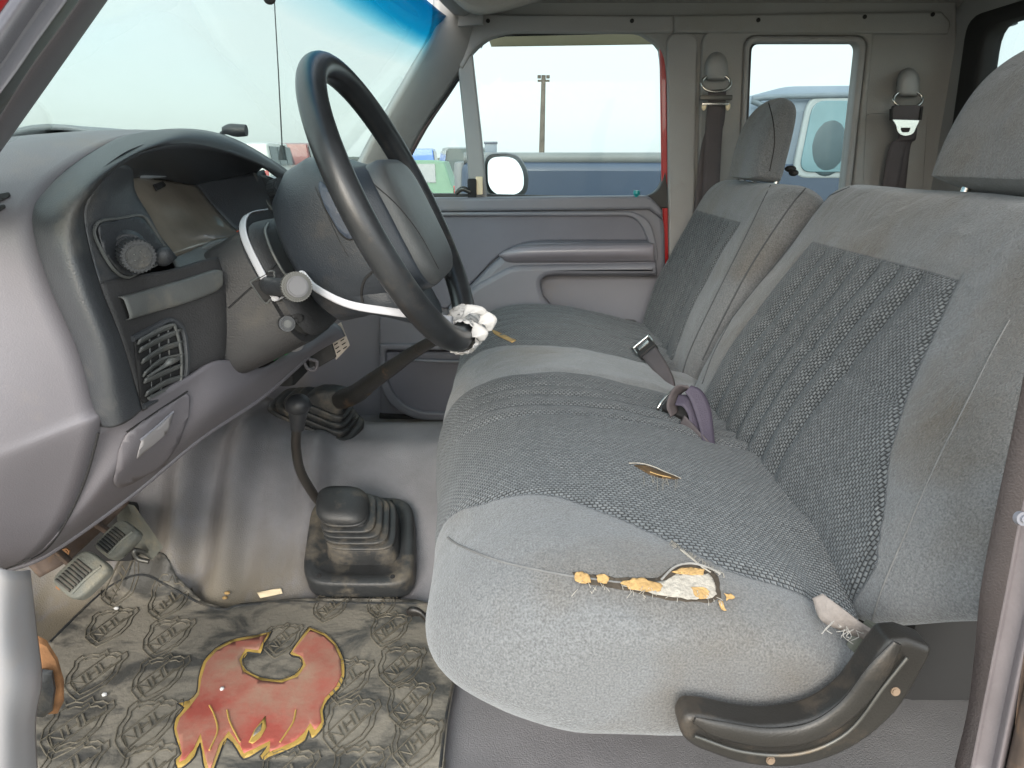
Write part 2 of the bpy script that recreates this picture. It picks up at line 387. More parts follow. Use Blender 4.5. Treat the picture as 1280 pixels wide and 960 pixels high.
M = dict(
    mauve=mat('mauve_plastic', (.138, .131, .146), .5, .10, 3, .15, 700, (.24, .20, .17), .16, 6),
    mauve2=mat('door_vinyl', (.165, .17, .198), .5, .07, 3, .15, 600, (.22, .19, .16), .12, 5),
    mauve3=mat('door_cloth', (.13, .133, .162), .6, .08, 4, .2, 500),
    pad=mat('dash_pad', (.20, .22, .24), .5, .08, 5, .2, 500, DUST, .1, 7),
    black=mat('black_plastic', (.030, .033, .038), .40, .15, 6, .3, 650, (.16, .145, .125), .12, 8),
    bezel=mat('bezel_plastic', (.045, .049, .055), .38, .12, 5, .3, 650, (.17, .155, .135), .18, 9),
    blackd=mat('dusty_black', (.036, .036, .038), .55, .2, 9, .35, 500, (.11, .098, .08), .2, 12),
    trim=mat('trim_strip', (.085, .09, .09), .42, .25, 14, .15, 500, (.2, .18, .15), .25, 20),
    leather=mat('wheel_leather', (.022, .024, .027), .32, .3, 25, .12, 900, (.12, .10, .08), .1, 18),
    hub=mat('airbag_pad', (.07, .075, .078), .36, .08, 5, .4, 900),
    hubb=mat('hub_plastic', (.028, .034, .043), .38, .15, 8, .3, 700, (.12, .10, .08), .12, 12),
    pillar=mat('pillar_trim', (.31, .31, .312), .6, .07, 3, .25, 450, (.2, .18, .15), .15, 4),
    wallt=mat('rear_trim', (.285, .287, .285), .62, .08, 3, .3, 420, (.26, .24, .20), .2, 4),
    liner=mat('headliner', (.32, .315, .30), .9, .06, 4, .3, 300),
    lens=mat('cluster_lens', (.155, .135, .11), .28, .35, 12, .05, 100, (.22, .19, .15), .3, 10, coat=.4),
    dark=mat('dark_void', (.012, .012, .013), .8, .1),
    slit=mat('dark_line', (.015, .015, .016), .8, .1),
    rubber=mat('boot_rubber', (.028, .03, .032), .48, .3, 14, .25, 300, (.17, .145, .11), .38, 16),
    pedal=mat('pedal_rubber', (.125, .13, .115), .6, .15, 25, .4, 300, (.24, .21, .15), .35, 22),
    steel=mat('bright_steel', (.55, .55, .53), .25, .1, 20, metal=1),
    darksteel=mat('dark_steel', (.10, .10, .095), .45, .2, 20, .1, 200, (.22, .15, .08), .2, 20, metal=.7),
    belt=mat('belt_webbing', (.085, .075, .08), .7, .1, 20, .5, 700, spec=.3),
    beltl=mat('belt_mauve', (.055, .048, .072), .55, .1, 20, .5, 700, spec=.3),
    beltb=mat('belt_brown', (.06, .048, .047), .6, .15, 14, .4, 600),
    red=mat('red_paint', (.42, .018, .02), .3, .06, 4, coat=.5),
    rubberseal=mat('door_seal', (.035, .035, .036), .6, .15, 12),
    white=mat('white_paint', (.28, .28, .295), .45, .05, 4, .05, 200, (.35, .30, .25), .1, 6),
    strap=mat('white_strap', (.46, .47, .51), .4, .03, 10),
    paper=mat('white_paper', (.48, .48, .48), .8, .04, 30, .4, 120),
    foam=mat('yellow_foam', (.37, .24, .10), .95, .3, 60, .9, 180),
    fray=mat('white_backing', (.33, .31, .275), .95, .15, 90, .9, 260),
    green=mat('green_plastic', (.02, .42, .09), .4, .1),
    cream=mat('cream_strip', (.85, .70, .48), .6, .08, 6),
    rust=mat('rusty_bolt', (.25, .12, .05), .8, .4, 40, .4, 200),
    rustp=mat('rust_paint', (.11, .08, .065), .7, .4, 25, .3, 90, (.30, .17, .08), .3, 40),
    teal=mat('teal_knob', (.02, .28, .30), .3, .05),
    rustseat=mat('seat_trim_black', (.016, .015, .014), .42, .25, 9, .15, 500, (.13, .095, .065), .22, 8),
    carpet=mat('carpet', (.235, .215, .225), .95, .14, 6, .8, 900, (.30, .235, .16), .15, 5),
    vinyl=None)
FAB = fabric('seat_fabric')
WIND = band_glass('windshield_glass')
SIDE = glass('side_glass', (.74, .80, .80), .2)
MIRR = mat('mirror_silver', (.85, .87, .87), .03, 0, metal=1)
VG = glass('vehicle_glass', (.25, .33, .36), .9)

def sst(a, b, x):
    t = max(0, min(1, (x - a) / (b - a))); return t * t * (3 - 2 * t)
def nz3(x, y, z, s, o=3): return noise.fractal(Vector((x * s, y * s, z * s)), 1.0, 2.0, o)
# ------------------------------------------------------------------ the setting: floor, ceiling, outside ground
def floor_z(x, y):
    k = sst(-.30, -.65, x)                       # towards the firewall the tunnel side is steeper
    up = sst(1.05, 1.42 - .10 * k, y) * (.175 + .08 * k)
    dn = sst(1.50, 1.80, y)
    z = up * (1 - dn) + .05 * dn
    z += max(0, -x - .80) * .75                   # toe board
    f = sst(1.06, 1.14, y) * (1 - sst(1.34, 1.46, y)) * sst(-.30, -.40, x) * sst(-.78, -.70, x)
    z += f * .023 * (math.sin(x * 46 + 1.5 * math.sin(x * 17 + y * 2)) + .7 * math.sin(x * 83 + 2 + y * 5)) * (.6 + .5 * noise.noise(Vector((x * 6, y * 3, 1))))
    z += .004 * nz3(x, y, 0, 6)
    return z
def floor_material():
    m = mat('floor_vinyl', (.185, .182, .195), .42, .25, 6, .5, 500)
    t = m.node_tree; N = t.nodes; Lk = t.links; b = N['Principled BSDF']
    src = b.inputs['Base Color'].links[0].from_socket
    co = N.new('ShaderNodeTexCoord'); sx = N.new('ShaderNodeSeparateXYZ'); Lk.new(co.outputs['Object'], sx.inputs[0])
    n = N.new('ShaderNodeTexNoise'); n.inputs['Scale'].default_value = 7; n.inputs['Detail'].default_value = 8; n.inputs['Roughness'].default_value = .7
    mpp = N.new('ShaderNodeMapping'); mpp.inputs['Scale'].default_value = (1.6, .8, 1); Lk.new(co.outputs['Object'], mpp.inputs[0]); Lk.new(mpp.outputs[0], n.inputs['Vector'])
    def rng(s, a, b_, c, d):
        r = N.new('ShaderNodeMapRange'); r.interpolation_type = 'SMOOTHSTEP'; r.inputs[1].default_value = a; r.inputs[2].default_value = b_; r.inputs[3].default_value = c; r.inputs[4].default_value = d; Lk.new(s, r.inputs[0]); return r.outputs[0]
    def mth(op, a, b_):
        q = N.new('ShaderNodeMath'); q.operation = op; q.use_clamp = True
        for i, s in enumerate((a, b_)):
            if isinstance(s, (int, float)): q.inputs[i].default_value = s
            else: Lk.new(s, q.inputs[i])
        return q.outputs[0]
    # ground-in mud where feet rest: the pedal side, the mat's edge and the far side behind the tunnel
    mud = rng(sx.outputs['Y'], 1.26, 1.06, 0, .9)
    left = rng(sx.outputs['X'], -.28, -.42, .0, 1)
    far = rng(sx.outputs['Y'], 1.46, 1.60, 0, .8)
    rightc = rng(sx.outputs['X'], -.12, -.05, 0, 1)
    a = mth('MULTIPLY', mud, left); a = mth('ADD', a, far)
    a = mth('MULTIPLY', a, rng(n.outputs['Fac'], .32, .56, 0, 1.0))
    mi = N.new('ShaderNodeMixRGB'); Lk.new(a, mi.inputs[0]); Lk.new(src, mi.inputs[1]); mi.inputs[2].default_value = (.17, .145, .105, 1)
    # grey carpet behind the seat
    mg = N.new('ShaderNodeMixRGB'); Lk.new(rng(sx.outputs['X'], .10, .3, 0, .85), mg.inputs[0]); Lk.new(mi.outputs[0], mg.inputs[1]); mg.inputs[2].default_value = (.11, .115, .112, 1)
    ml = N.new('ShaderNodeMixRGB'); Lk.new(mth('MULTIPLY', rightc, .6), ml.inputs[0]); Lk.new(mg.outputs[0], ml.inputs[1]); ml.inputs[2].default_value = (.20, .19, .195, 1)
    Lk.new(ml.outputs[0], b.inputs['Base Color'])
    return m
rows = [[Vector((x, y, floor_z(x, y))) for x in [-1.15 + i * .0085 for i in range(290)]] for y in [.42 + j * .0125 for j in range(126)]]
vs, fs = grid_mesh(rows); floor = link('floor', mesh_from('floor', vs, fs), floor_material()); tag(floor, kind='structure')
md = floor.modifiers.new('s', 'SOLIDIFY'); md.thickness = .02; md.offset = -1

def arc_rows(y0, y1, z0, z1, n=10): pass
rr = []
for i in range(15):
    x = -.05 + i * (1.41 / 14); r = []
    for j in range(25):
        y = .40 + j * (1.58 / 24); s = (y - 1.19) / .80
        z = 1.205 - .11 * abs(s) ** 4 - .07 * sst(.0, -.3, x) ** 1
        r.append(Vector((x, y, z)))
    rr.append(r)
vs, fs = grid_mesh(rr); ceil_ = link('ceiling', mesh_from('ceiling', vs, fs), M['liner']); tag(ceil_, kind='structure')
md = ceil_.modifiers.new('s', 'SOLIDIFY'); md.thickness = .02; md.offset = 1

# outside ground: one sheet to the horizon
GZ = -.62
gm = mat('gravel_ground', (.25, .225, .18), .95, .25, .25, .6, 8, (.12, .14, .07), .2, .05)
bm = bmesh.new()
rad = [0, 1.5, 3, 6, 12, 25, 60, 150, 500, 2500]; ring = []
for r_ in rad[1:]:
    ring.append([bm.verts.new((r_ * math.cos(a * math.pi / 24), r_ * math.sin(a * math.pi / 24), GZ + (.05 * noise.noise(Vector((r_ * .1, a * .3, 0))) if 5 < r_ < 200 else 0))) for a in range(48)])
c0 = bm.verts.new((0, 0, GZ))
for a in range(48): bm.faces.new((c0, ring[0][a], ring[0][(a + 1) % 48]))
for i in range(len(ring) - 1):
    for a in range(48): bm.faces.new((ring[i][a], ring[i + 1][a], ring[i + 1][(a + 1) % 48], ring[i][(a + 1) % 48]))
me = bpy.data.meshes.new('ground'); bm.to_mesh(me); bm.free(); tag(link('ground', me, gm), kind='structure')

# ------------------------------------------------------------------ cab shell (pillars, rails, rear trim, windows)
YW = 1.96
shell = thing('truck_cab', (.5, YW, 0), 'grey trimmed inside shell of the red truck cab with pillars and rear side window', 'truck cab')
# far side trim with the door opening and the small rear window cut out of it
door_open = [(470, 560), (470, 236), (572, 78, 10), (600, 40, 45), (828, 38, 26), (838, 110), (836, 560)]
q_open = [(929, 262, 6), (938, 52, 12), (1075, 52, 12), (1052, 262, 6)]
plate('side_trim', [[(600, -70), (1197, -70), (1197, 600), (842, 600), (836, 300), (834, 110), (829, 60, 22), (800, 40, 10), (625, 40, 28), (594, 60, 25), (572, 96), (562, 60), (575, -70)], q_open], YW - .03, .04, M['wallt'], shell, bev=.008)
plate('roof_rail', [[(548, 14), (640, 18), (842, 19), (842, 41, 4), (800, 41), (625, 41, 20), (596, 56, 14), (578, 86), (552, 66), (560, 30)]], YW - .045, .02, M['pillar'], shell, bev=.006)
plate('roof_rail', [[(842, 19), (1178, 14), (1190, 27, 6), (1186, 42), (842, 41)]], YW - .045, .02, M['wallt'], shell, bev=.006)
plate('pillar_panel', [[(834, 40, 16), (873, 42, 14), (869, 230), (862, 560), (841, 560), (836, 300)]], YW - .042, .018, M['pillar'], shell, bev=.006)
plate('belt_panel', [[(878, 36, 20), (1094, 30, 16), (1085, 130), (1062, 620), (868, 620), (874, 150)], [(922, 272, 8), (931, 44, 16), (1086, 44, 16), (1062, 272, 8)]], YW - .040, .016, M['wallt'], shell, bev=.006)
plate('window_surround', [[(923, 270, 8), (932, 45, 16), (1085, 45, 16), (1061, 270, 8)], [(929, 264, 6), (938, 52, 12), (1076, 52, 12), (1053, 264, 6)]], YW - .047, .03, M['pillar'], shell, bev=.006)
plate('quarter_glass', [[(925, 266), (934, 48), (1080, 48), (1057, 266)]], YW + .012, .004, SIDE, shell, bev=0)
g = plate('window_seal', [[(928, 264, 6), (937, 51, 12), (1077, 51, 12), (1054, 264, 6)], [(931, 261, 6), (940, 55, 10), (1073, 55, 10), (1050, 261, 6)]], YW + .002, .008, M['rubberseal'], shell, bev=.001)
plate('access_panel', [[(1083, 142, 6), (1160, 142, 6), (1148, 330, 6), (1066, 330, 6)]], YW - .036, .006, M['wallt'], shell, bev=.002)
for (u, v) in ((610, 26), (790, 26), (948, 25), (1081, 21), (1166, 18)):
    cyl('trim_screw', P(u, v, YW - .047), (0, 1, 0), .005, .004, M['slit'], shell, bev=.001, seg=12)
# red door aperture edge seen beside the door
plate('door_aperture', [[(824, 50, 4), (833, 56, 6), (837, 300), (834, 480), (828, 480), (829, 290), (827, 215), (825, 80)]], YW - .026, .01, M['red'], shell, bev=.004)
# cream strip hanging outside above the door glass
plate('rain_guard', [[(606, 36), (826, 36), (824, 55), (614, 58)]], YW + .06, .01, M['cream'], shell, bev=.002)
# far windscreen pillar
def bar(name, line0, line1, Y0, Y1, th, m, parent, crown=.012, n=4, ext=0):
    """a pillar: strip between two photo lines, its face bulging towards the camera, with a back"""
    rows = []
    for k in range(n + 1):
        t = k / n; r = []
        for (a0, a1), (b0, b1) in zip(line0, line1):
            Y = Y0 * (1 - t) + Y1 * t
            p = P(a0 * (1 - t) + b0 * t, a1 * (1 - t) + b1 * t, Y - crown * (1 - (2 * t - 1) ** 2)); r.append(p)
        rows.append(r)
    return patch(name, rows, m, parent, nu=3, nv=4, th=th)
bar('windshield_pillar', [(544, -40), (546, 30), (520, 84), (485, 145), (452, 205), (440, 250)], [(610, -30), (590, 62), (566, 104), (530, 158), (497, 222), (478, 262)], 1.84, 1.93, .03, M['pillar'], shell)
bar('pillar_edge', [(592, 63), (568, 105), (532, 159), (498, 219)], [(594, 65), (570, 107), (534, 161), (501, 222)], 1.93, 1.95, .01, mat('pillar_dull_red', (.13, .09, .09), .5), shell, crown=0)  # narrow dull red edge along the far pillar
plate('corner_trim', [[(538, -25), (547, 0), (553, 20), (562, 34), (604, 30), (604, -25)]], 1.875, .02, M['pillar'], shell, bev=.003)
# header over the windscreen
rows = []
for k in range(8):
    y = .45 + k * .2175
    s = 1 - ((y - 1.2) / .8) ** 2
    rows.append([Vector((-.115 - .075 * s, y, 1.062 + .012 * s)), Vector((-.09 - .06 * s, y, 1.062 + .012 * s)), Vector((-.06 - .03 * s, y, 1.09 + .01 * s)), Vector((-.045, y, 1.196 - .11 * abs((y - 1.19) / .8) ** 4))])
patch('windshield_header', rows, M['pillar'], shell, th=.02)
# near windscreen pillar, seen as bands down the left corner
bar('windshield_pillar', [(0, 385 - 390 + 5 - 160), (135, 0 - 200)][:0] or [(290, -220), (135, 0), (66, 98), (0, 191), (-60, 275)], [(250, -220), (100, 0), (40, 82), (-12, 163), (-80, 255)], .66, .60, .02, M['mauve'], shell, crown=.012)
bar('pillar_seal', [(250, -220), (99, 0), (38, 84), (-12, 163), (-80, 255)], [(222, -220), (68, 0), (14, 82), (-40, 150), (-110, 240)], .575, .52, .03, M['darksteel'], shell, crown=.012)
bar('pillar_jamb', [(222, -220), (67, 0), (14, 78), (-36, 150)], [(170, -220), (12, 0), (-30, 62), (-80, 130)], .50, .47, .02, M['mauve2'], shell, crown=.02)
tube('seal_bead', [P(200, -200, .5), P(56, 0, .5), P(20, 50, .5), (P(-20, 108, .5))], .006, M['rustp'], shell)
bar('pillar_edge', [(170, -220), (13, -2), (-20, 44)], [(120, -220), (-20, 0), (-60, 44)], .455, .44, .01, M['red'], shell, crown=0)
# rear wall with the rear window, running back towards the camera
XR = 1.105
yz = lambda loops: [[(q[0], q[1]) for q in rnd(l)] for l in loops]
wallL = [(.40, -.05), (YW, -.05), (YW, 1.16), (.40, 1.16)]
winL = [(.62, .70, .04), (1.85, .70, .05), (1.87, 1.055, .05), (.62, 1.055, .04)]
mtx = Matrix(((0, 0, 1, XR), (1, 0, 0, 0), (0, 1, 0, 0), (0, 0, 0, 1)))
plateM('rear_wall', yz([wallL, winL]), mtx, .04, M['wallt'], shell, bev=.006)
winI = [(.65, .725, .04), (1.79, .725, .05), (1.81, 1.03, .05), (.65, 1.03, .04)]
plateM('rear_window_seal', yz([[(.61, .69, .04), (1.87, .69, .05), (1.89, 1.065, .05), (.61, 1.065, .04)], winI]), Matrix.Translation((-.004, 0, 0)) @ mtx, .05, M['slit'], shell, bev=.012)
plateM('rear_glass', yz([winL]), Matrix.Translation((.01, 0, 0)) @ mtx, .004, SIDE, shell, bev=0)
# the rest of the shell, which closes the cab: near side behind the door, firewall
box('near_side_panel', (1.02, .43, .52), (.46, .05, 1.24), M['wallt'], shell, bev=.01)
box('firewall', (-1.13, 1.19, .36), (.04, 1.58, .80), M['blackd'], shell, bev=.01)
box('cowl_side', (-.67, YW - .03, .30), (.64, .03, .80), M['mauve2'], shell, bev=.006)
# windscreen
WN = []
for k in range(9):
    y = .50 + k * (1.48 / 8); s = 1 - ((y - 1.22) / .72) ** 2
    t0 = Vector((-.135 - .08 * s, y, 1.058 + .008 * s)); b0 = Vector((-.41 - .27 * s, y, .69))
    WN.append([t0 + (b0 - t0) * (j / 10) for j in range(11)])
vs, fs = grid_mesh(WN); me = mesh_from('windshield', vs, fs)
bd = me.attributes.new('band', 'FLOAT', 'POINT')
for i, v in enumerate(me.vertices): bd.data[i].value = 1 - min(1, ((i % 11) / 10) / .22)
ws = link('windshield', me, WIND); tag(ws, 'large sloping windshield with a blue tint band along its top edge', 'windshield')
md = ws.modifiers.new('s', 'SOLIDIFY'); md.thickness = .0005

# side cowl and the door jamb in the lower left corner
kick = thing('kick_panel', P(0, 900, .6), 'pale painted kick panel at the lower left, below the dashboard end, with rust beside it', 'panel')
patch('panel', [[P(-60, 700, .57), P(0, 712, .575), P(30, 714, .60), P(38, 712, .63)], [P(-60, 790, .56), P(0, 790, .565), P(34, 790, .60), P(46, 785, .63)], [P(-60, 850, .56), P(0, 850, .56), P(40, 850, .59), P(53, 850, .62)], [P(-60, 900, .56), P(0, 900, .56), P(30, 910, .59), P(45, 905, .62)], [P(-60, 1000, .56), P(0, 1000, .565), P(34, 1000, .60), P(50, 1000, .63)]], M['white'], kick, th=.012)
rs = thing('hinge_bracket', P(62, 850, .66), 'rusty orange bracket with a dark rubber block beside the pale kick panel', 'bracket')
loft('bracket', [[P(58 + (u - 58) * k, 842 + (v - 842) * k, Y) for u, v in [(42, 792), (58, 800), (72, 822), (80, 850), (80, 876), (72, 892), (58, 893), (44, 890), (38, 850)]] for k, Y in ((.8, .66), (1, .665), (1, .70), (.9, .71))], M['rust'], rs)
loft('rubber_block', [[P(58 + (u - 58) * k, 868 + (v - 868) * k, Y) for u, v in [(52, 836), (66, 838), (70, 860), (66, 888), (54, 897), (42, 895), (40, 850)]] for k, Y in ((.8, .645), (1, .65), (1, .66), (.9, .67))], M['rubber'], rs)
# right hand door jamb
jamb = thing('door_jamb', P(1260, 900, .42), 'worn mauve grey edge of the near door frame at the lower right, rusty along the outside', 'door frame')
bar('jamb_trim', [(1760, -420), (1560, -60), (1420, 340), (1350, 500), (1304, 640), (1280, 740), (1254, 860), (1226, 1000)], [(1790, -420), (1585, -60), (1440, 340), (1372, 500), (1326, 640), (1302, 750), (1276, 870), (1248, 1000)], .44, .42, .02, mat('jamb_grey', (.15, .135, .145), .5, .15, 12, .2, 300), jamb, crown=.012)
bar('jamb_edge', [(1791, -420), (1586, -60), (1441, 340), (1373, 500), (1327, 640), (1303, 750), (1277, 870), (1249, 1000)], [(1850, -420), (1630, -60), (1470, 340), (1400, 500), (1360, 640), (1342, 750), (1320, 870), (1305, 1000)], .415, .40, .02, M['rustp'], jamb, crown=.01)
cyl('rivet', P(1277, 648, .42), (0, -1, .3), .0045, .008, M['mauve2'], jamb, bev=.002)

# ------------------------------------------------------------------ passenger door
YD = 1.90
door = thing('passenger_door', (0, YD, 0), 'far mauve grey vinyl door with armrest, map pocket and small vent window', 'door')
plate('door_panel', [[(473, 236), (484, 250), (800, 248, 6), (824, 252, 16), (832, 280, 30), (834, 560), (474, 560)]], YD, .05, M['mauve2'], door, bev=.012)
plate('window_ledge', [[(478, 248), (812, 245, 6), (829, 262, 10), (829, 275), (812, 262), (478, 266)]], YD - .018, .05, M['mauve2'], door, bev=.008)
plate('upper_panel', [[(478, 268), (790, 266, 10), (808, 280, 14), (816, 302, 4), (655, 302, 30), (620, 322, 12), (592, 352), (560, 386), (478, 386)]], YD - .010, .03, M['mauve3'], door, bev=.006)
plate('panel_edge', [[(478, 266), (792, 264, 12), (814, 276, 16), (824, 320, 12), (820, 330), (812, 306), (802, 280, 14), (788, 270, 8), (478, 270)]], YD - .022, .04, M['mauve2'], door, bev=.004)
arm = plate('armrest', [[(585, 362), (612, 334, 10), (640, 310, 20), (664, 303, 10), (816, 303, 6), (824, 346, 4), (684, 346, 10), (668, 352, 8), (676, 372, 8), (694, 396), (704, 420), (560, 420), (560, 390)]], YD - .055, .07, M['mauve2'], door, bev=.016)
rows = []
for (u, v0, v1, b) in ((624, 318, 320, 0), (634, 312, 327, .012), (655, 307, 328, .02), (700, 305, 328, .022), (760, 304, 328, .022), (812, 304, 327, .018), (818, 306, 326, .0)):
    rows.append([P(u, v0, YD - .058), P(u, v0 + (v1 - v0) * .2, YD - .062 - b * .9), P(u, v0 + (v1 - v0) * .6, YD - .062 - b), P(u, v1, YD - .058)])
patch('pull_handle', rows, mat('armrest_vinyl', (.23, .22, .25), .3, .06, 5, .1, 500), door, th=.004)
plate('armrest_shelf', [[(560, 352 + 34), (596, 356, 10), (640, 332, 12), (822, 329, 4), (822, 344, 4), (690, 344, 14), (674, 350, 14), (680, 372), (704, 400), (560, 420)]], YD - .068, .05, M['mauve2'], door, bev=.014)
plate('door_pocket', [[(478, 440, 4), (590, 440), (640, 440), (640, 522), (520, 522, 20), (486, 500, 26), (478, 470, 10)]], YD - .02, .03, M['mauve3'], door, bev=.008)
plate('pocket_rim', [[(474, 430, 3), (640, 430), (640, 438), (482, 438, 3), (484, 480, 20), (500, 504, 20), (528, 516, 10), (640, 516), (640, 526), (520, 526, 16), (486, 508, 24), (474, 480, 10)]], YD - .032, .04, M['mauve2'], door, bev=.006)
tube('pocket_piping', [P(496, 449, YD - .03), P(560, 452, YD - .034), (P(640, 452, YD - .034))], .0045, M['mauve2'], door)
plate('lower_panel', [[(474, 396), (640, 396), (640, 431), (474, 431)]], YD - .02, .03, M['mauve2'], door, bev=.006)
plate('scuff_edge', [[(474, 518), (640, 526), (834, 530), (834, 560), (474, 560)]], YD - .012, .03, M['slit'], door, bev=.004)
# glass, vent window and their frames
plate('door_glass', [[(470, 240), (594, 60), (600, 38), (832, 38), (832, 262), (470, 262)]], YD + .07, .004, SIDE, door, bev=0)
plate('weatherstrip', [[(470, 242), (570, 242), (806, 247, 14), (824, 238, 20), (832, 215), (838, 260), (800, 262), (470, 262)]], YD + .03, .03, M['rubberseal'], door, bev=.004)
plate('window_frame', [[(601, 60), (604, 43, 10), (826, 38, 24), (838, 60), (838, 300), (824, 258), (828, 210), (826, 80, 8), (822, 46, 14), (800, 41), (640, 42, 20), (607, 50, 6)]], YD + .055, .02, M['rubberseal'], door, bev=.003)
vf = plate('vent_frame', [[(571, 74), (590, 62), (602, 170), (609, 248), (588, 249), (581, 170)]], YD + .02, .035, M['pillar'], door, bev=.006)
plate('vent_seal', [[(500, 200), (492, 236, 10), (500, 246, 6), (590, 248), (590, 252), (494, 251, 8), (482, 240, 10), (496, 205), (574, 90), (578, 94)]], YD + .03, .02, M['slit'], door, bev=.003)
plate('sail_panel', [[(460, 224), (482, 212, 6), (488, 236, 8), (496, 252), (478, 262), (462, 262)]], YD - .0, .03, M['pad'], door, bev=.006)
box('vent_latch', P(590, 236, YD), (.022, .02, .05), M['slit'], door, bev=.004)
box('latch_plate', P(599, 232, YD + .006), (.018, .008, .045), M['cream'], door, bev=.003)
tube('latch_lever', [P(588, 240, YD - .01), P(578, 236, YD - .012), P(570, 242, YD - .01)], [.006, .007, .005], M['darksteel'], door)
tube('lock_knob', [P(794, 258, YD - .01), P(795, 246, YD - .012), P(795.5, 243, YD - .012), P(796, 238, YD - .012)], [.0035, .004, .008, .008], M['teal'], door)
tube('window_crank', [P(792, 404, YD - .05), P(782, 405, YD - .075), P(776, 408, YD - .08)], [.010, .013, .010], M['steel'], door)
for k in range(4):
    tube('speaker_slot', [P(538 + k * 1.5, 312 + k * 6, YD - .014), P(550 + k, 315 + k * 6, YD - .014)], .0035, M['slit'], door)
# mirror on the door
mir = []
for Y, k in ((YD + .20, 1.0), (YD + .22, 1.06), (YD + .27, .95), (YD + .30, .6)):
    base = rnd([(607, 193, 12), (646, 191, 18), (660, 215, 10), (659, 244, 14), (625, 250, 12), (608, 238, 12)], n=6)
    cu, cv = 633, 220
    mir.append([(lambda p: p + Vector((0, 1.0 * (p.x - P(cu, cv, Y).x), 0)))(P(cu + (q.x - cu) * k, cv + (q.y - cv) * k, Y)) for q in base])
mh = loft('mirror_housing', mir, mat('mirror_shell', (.12, .13, .135), .4, .08), door)
mt_ = rnd([(610, 197, 12), (643, 195, 16), (655, 215, 10), (655, 241, 13), (627, 246, 12), (611, 234, 12)], n=6)
q = [P(a.x, a.y, YD + .196) for a in mt_]; qc = sum(q, Vector((0, 0, 0))) / len(q); q = [p + Vector((0, 1.0 * (p.x - qc.x) + .10 * (p.z - qc.z) - .006, 0)) for p in q]
me = mesh_from('mirror_glass', q + [p + Vector((0, .004, 0)) for p in q], [tuple(range(len(q)))] + [tuple(range(2 * len(q) - 1, len(q) - 1, -1))] + [(i, (i + 1) % len(q), len(q) + (i + 1) % len(q), len(q) + i) for i in range(len(q))])
# tilt the mirror face a little
link('mirror_glass', me, MIRR, mh, smooth=False)

# ------------------------------------------------------------------ dashboard
dash = thing('dashboard', (-.5, 1.1, .3), 'mauve and black dashboard with round headlight knob, broken side vent and hooded dusty cluster', 'dashboard')
def V(x, y, z): return Vector((x, y, z))
endp = [
 [P(330, 205, 1.12), V(-.50, 1.13, .745), V(-.70, 1.15, .72)],
 [P(285, 178, 1.02), V(-.48, 1.04, .765), V(-.70, 1.06, .735)],
 [P(235, 164, .93), V(-.48, .94, .772), V(-.70, .95, .74)],
 [P(165, 169, .83), V(-.50, .83, .768), V(-.70, .82, .738)],
 [P(112, 191, .755), V(-.52, .735, .755), V(-.70, .73, .73)],
 [P(61, 233, .705), V(-.55, .668, .728), V(-.72, .665, .70)],
 [P(42, 275, .675), V(-.56, .630, .68), V(-.75, .63, .66)],
 [P(62, 352, .67), V(-.56, .610, .60), V(-.75, .61, .59)],
 [P(99, 438, .67), V(-.54, .600, .53), V(-.75, .60, .52)],
 [P(118, 508, .67), V(-.53, .600, .48), V(-.75, .60, .47)],
 [P(125, 533, .67), V(-.54, .602, .45), V(-.75, .61, .44)],
 [P(94, 634, .69), V(-.60, .615, .37), V(-.76, .64, .38)],
 [P(48, 692, .70), V(-.64, .640, .31), V(-.78, .68, .32)],
 [P(0, 715, .71), V(-.70, .70, .28), V(-.80, .74, .30)]]
end_o = patch('end_panel', endp, M['mauve'], dash, nu=6, nv=8, th=.006)
# padded top running across to the far side
rows = []
for y, xr, zr in ((.86, -.46, .768), (1.05, -.46, .765), (1.2, -.44, .735), (1.5, -.45, .70), (1.88, -.45, .69)):
    rows.append([V(xr + .03, y, zr - .05), V(xr, y, zr - .006), V(xr - .1, y, zr), V(-.72, y, .70)])
patch('top_pad', rows, M['pad'], dash, nu=6, nv=6, th=.006)
# far part of the dash face (behind the wheel)
patch('far_face', [[V(-.44, 1.12, .70), V(-.43, 1.5, .66), V(-.45, 1.9, .65)], [V(-.40, 1.12, .60), V(-.40, 1.5, .58), V(-.42, 1.9, .57)], [V(-.44, 1.12, .50), V(-.44, 1.5, .47), V(-.46, 1.9, .46)], [V(-.55, 1.15, .47), V(-.58, 1.5, .44), V(-.60, 1.9, .44)]], M['blackd'], dash, th=.006)
BZ = [
 [(372, 225, 1.16), (368, 229, 1.145), (358, 233, 1.13)],
 [(337, 200, 1.09), (336, 203, 1.07), (330, 208, 1.05)],
 [(288, 173, 1.02), (290, 178, 1.0), (285, 190, .975)],
 [(234, 161, .935), (238, 167, .91), (233, 180, .885)],
 [(165, 168, .83), (188, 179, .81), (184, 188, .80)],
 [(111, 192, .755), (138, 203, .725), (150, 205, .735)],
 [(60, 234, .705), (99, 240, .672), (119, 238, .70)],
 [(40, 275, .675), (83, 287, .650), (105, 270, .69)],
 [(61, 355, .67), (99, 360, .645), (125, 355, .68)],
 [(97, 438, .67), (130, 437, .650), (154, 428, .69)],
 [(116, 507, .67), (145, 503, .660), (172, 490, .70)],
 [(126, 533, .675), (152, 531, .668), (178, 512, .705)]]
def mid3(a, b, c): return a
BZ2 = []
for a, b, c in BZ:
    A, B, C_ = P(*a), P(*b), P(*c)
    AB = (A + B) / 2 + (B - (A + C_) / 2) * .28; BC = (B + C_) / 2 + (B - (A + C_) / 2) * .22
    BZ2.append([A - (B - A) * .12 + V(0, .012, 0), A, AB, B, BC, C_])
bez = patch('bezel_band', BZ2, M['bezel'], dash, nu=8, nv=5, th=.006)
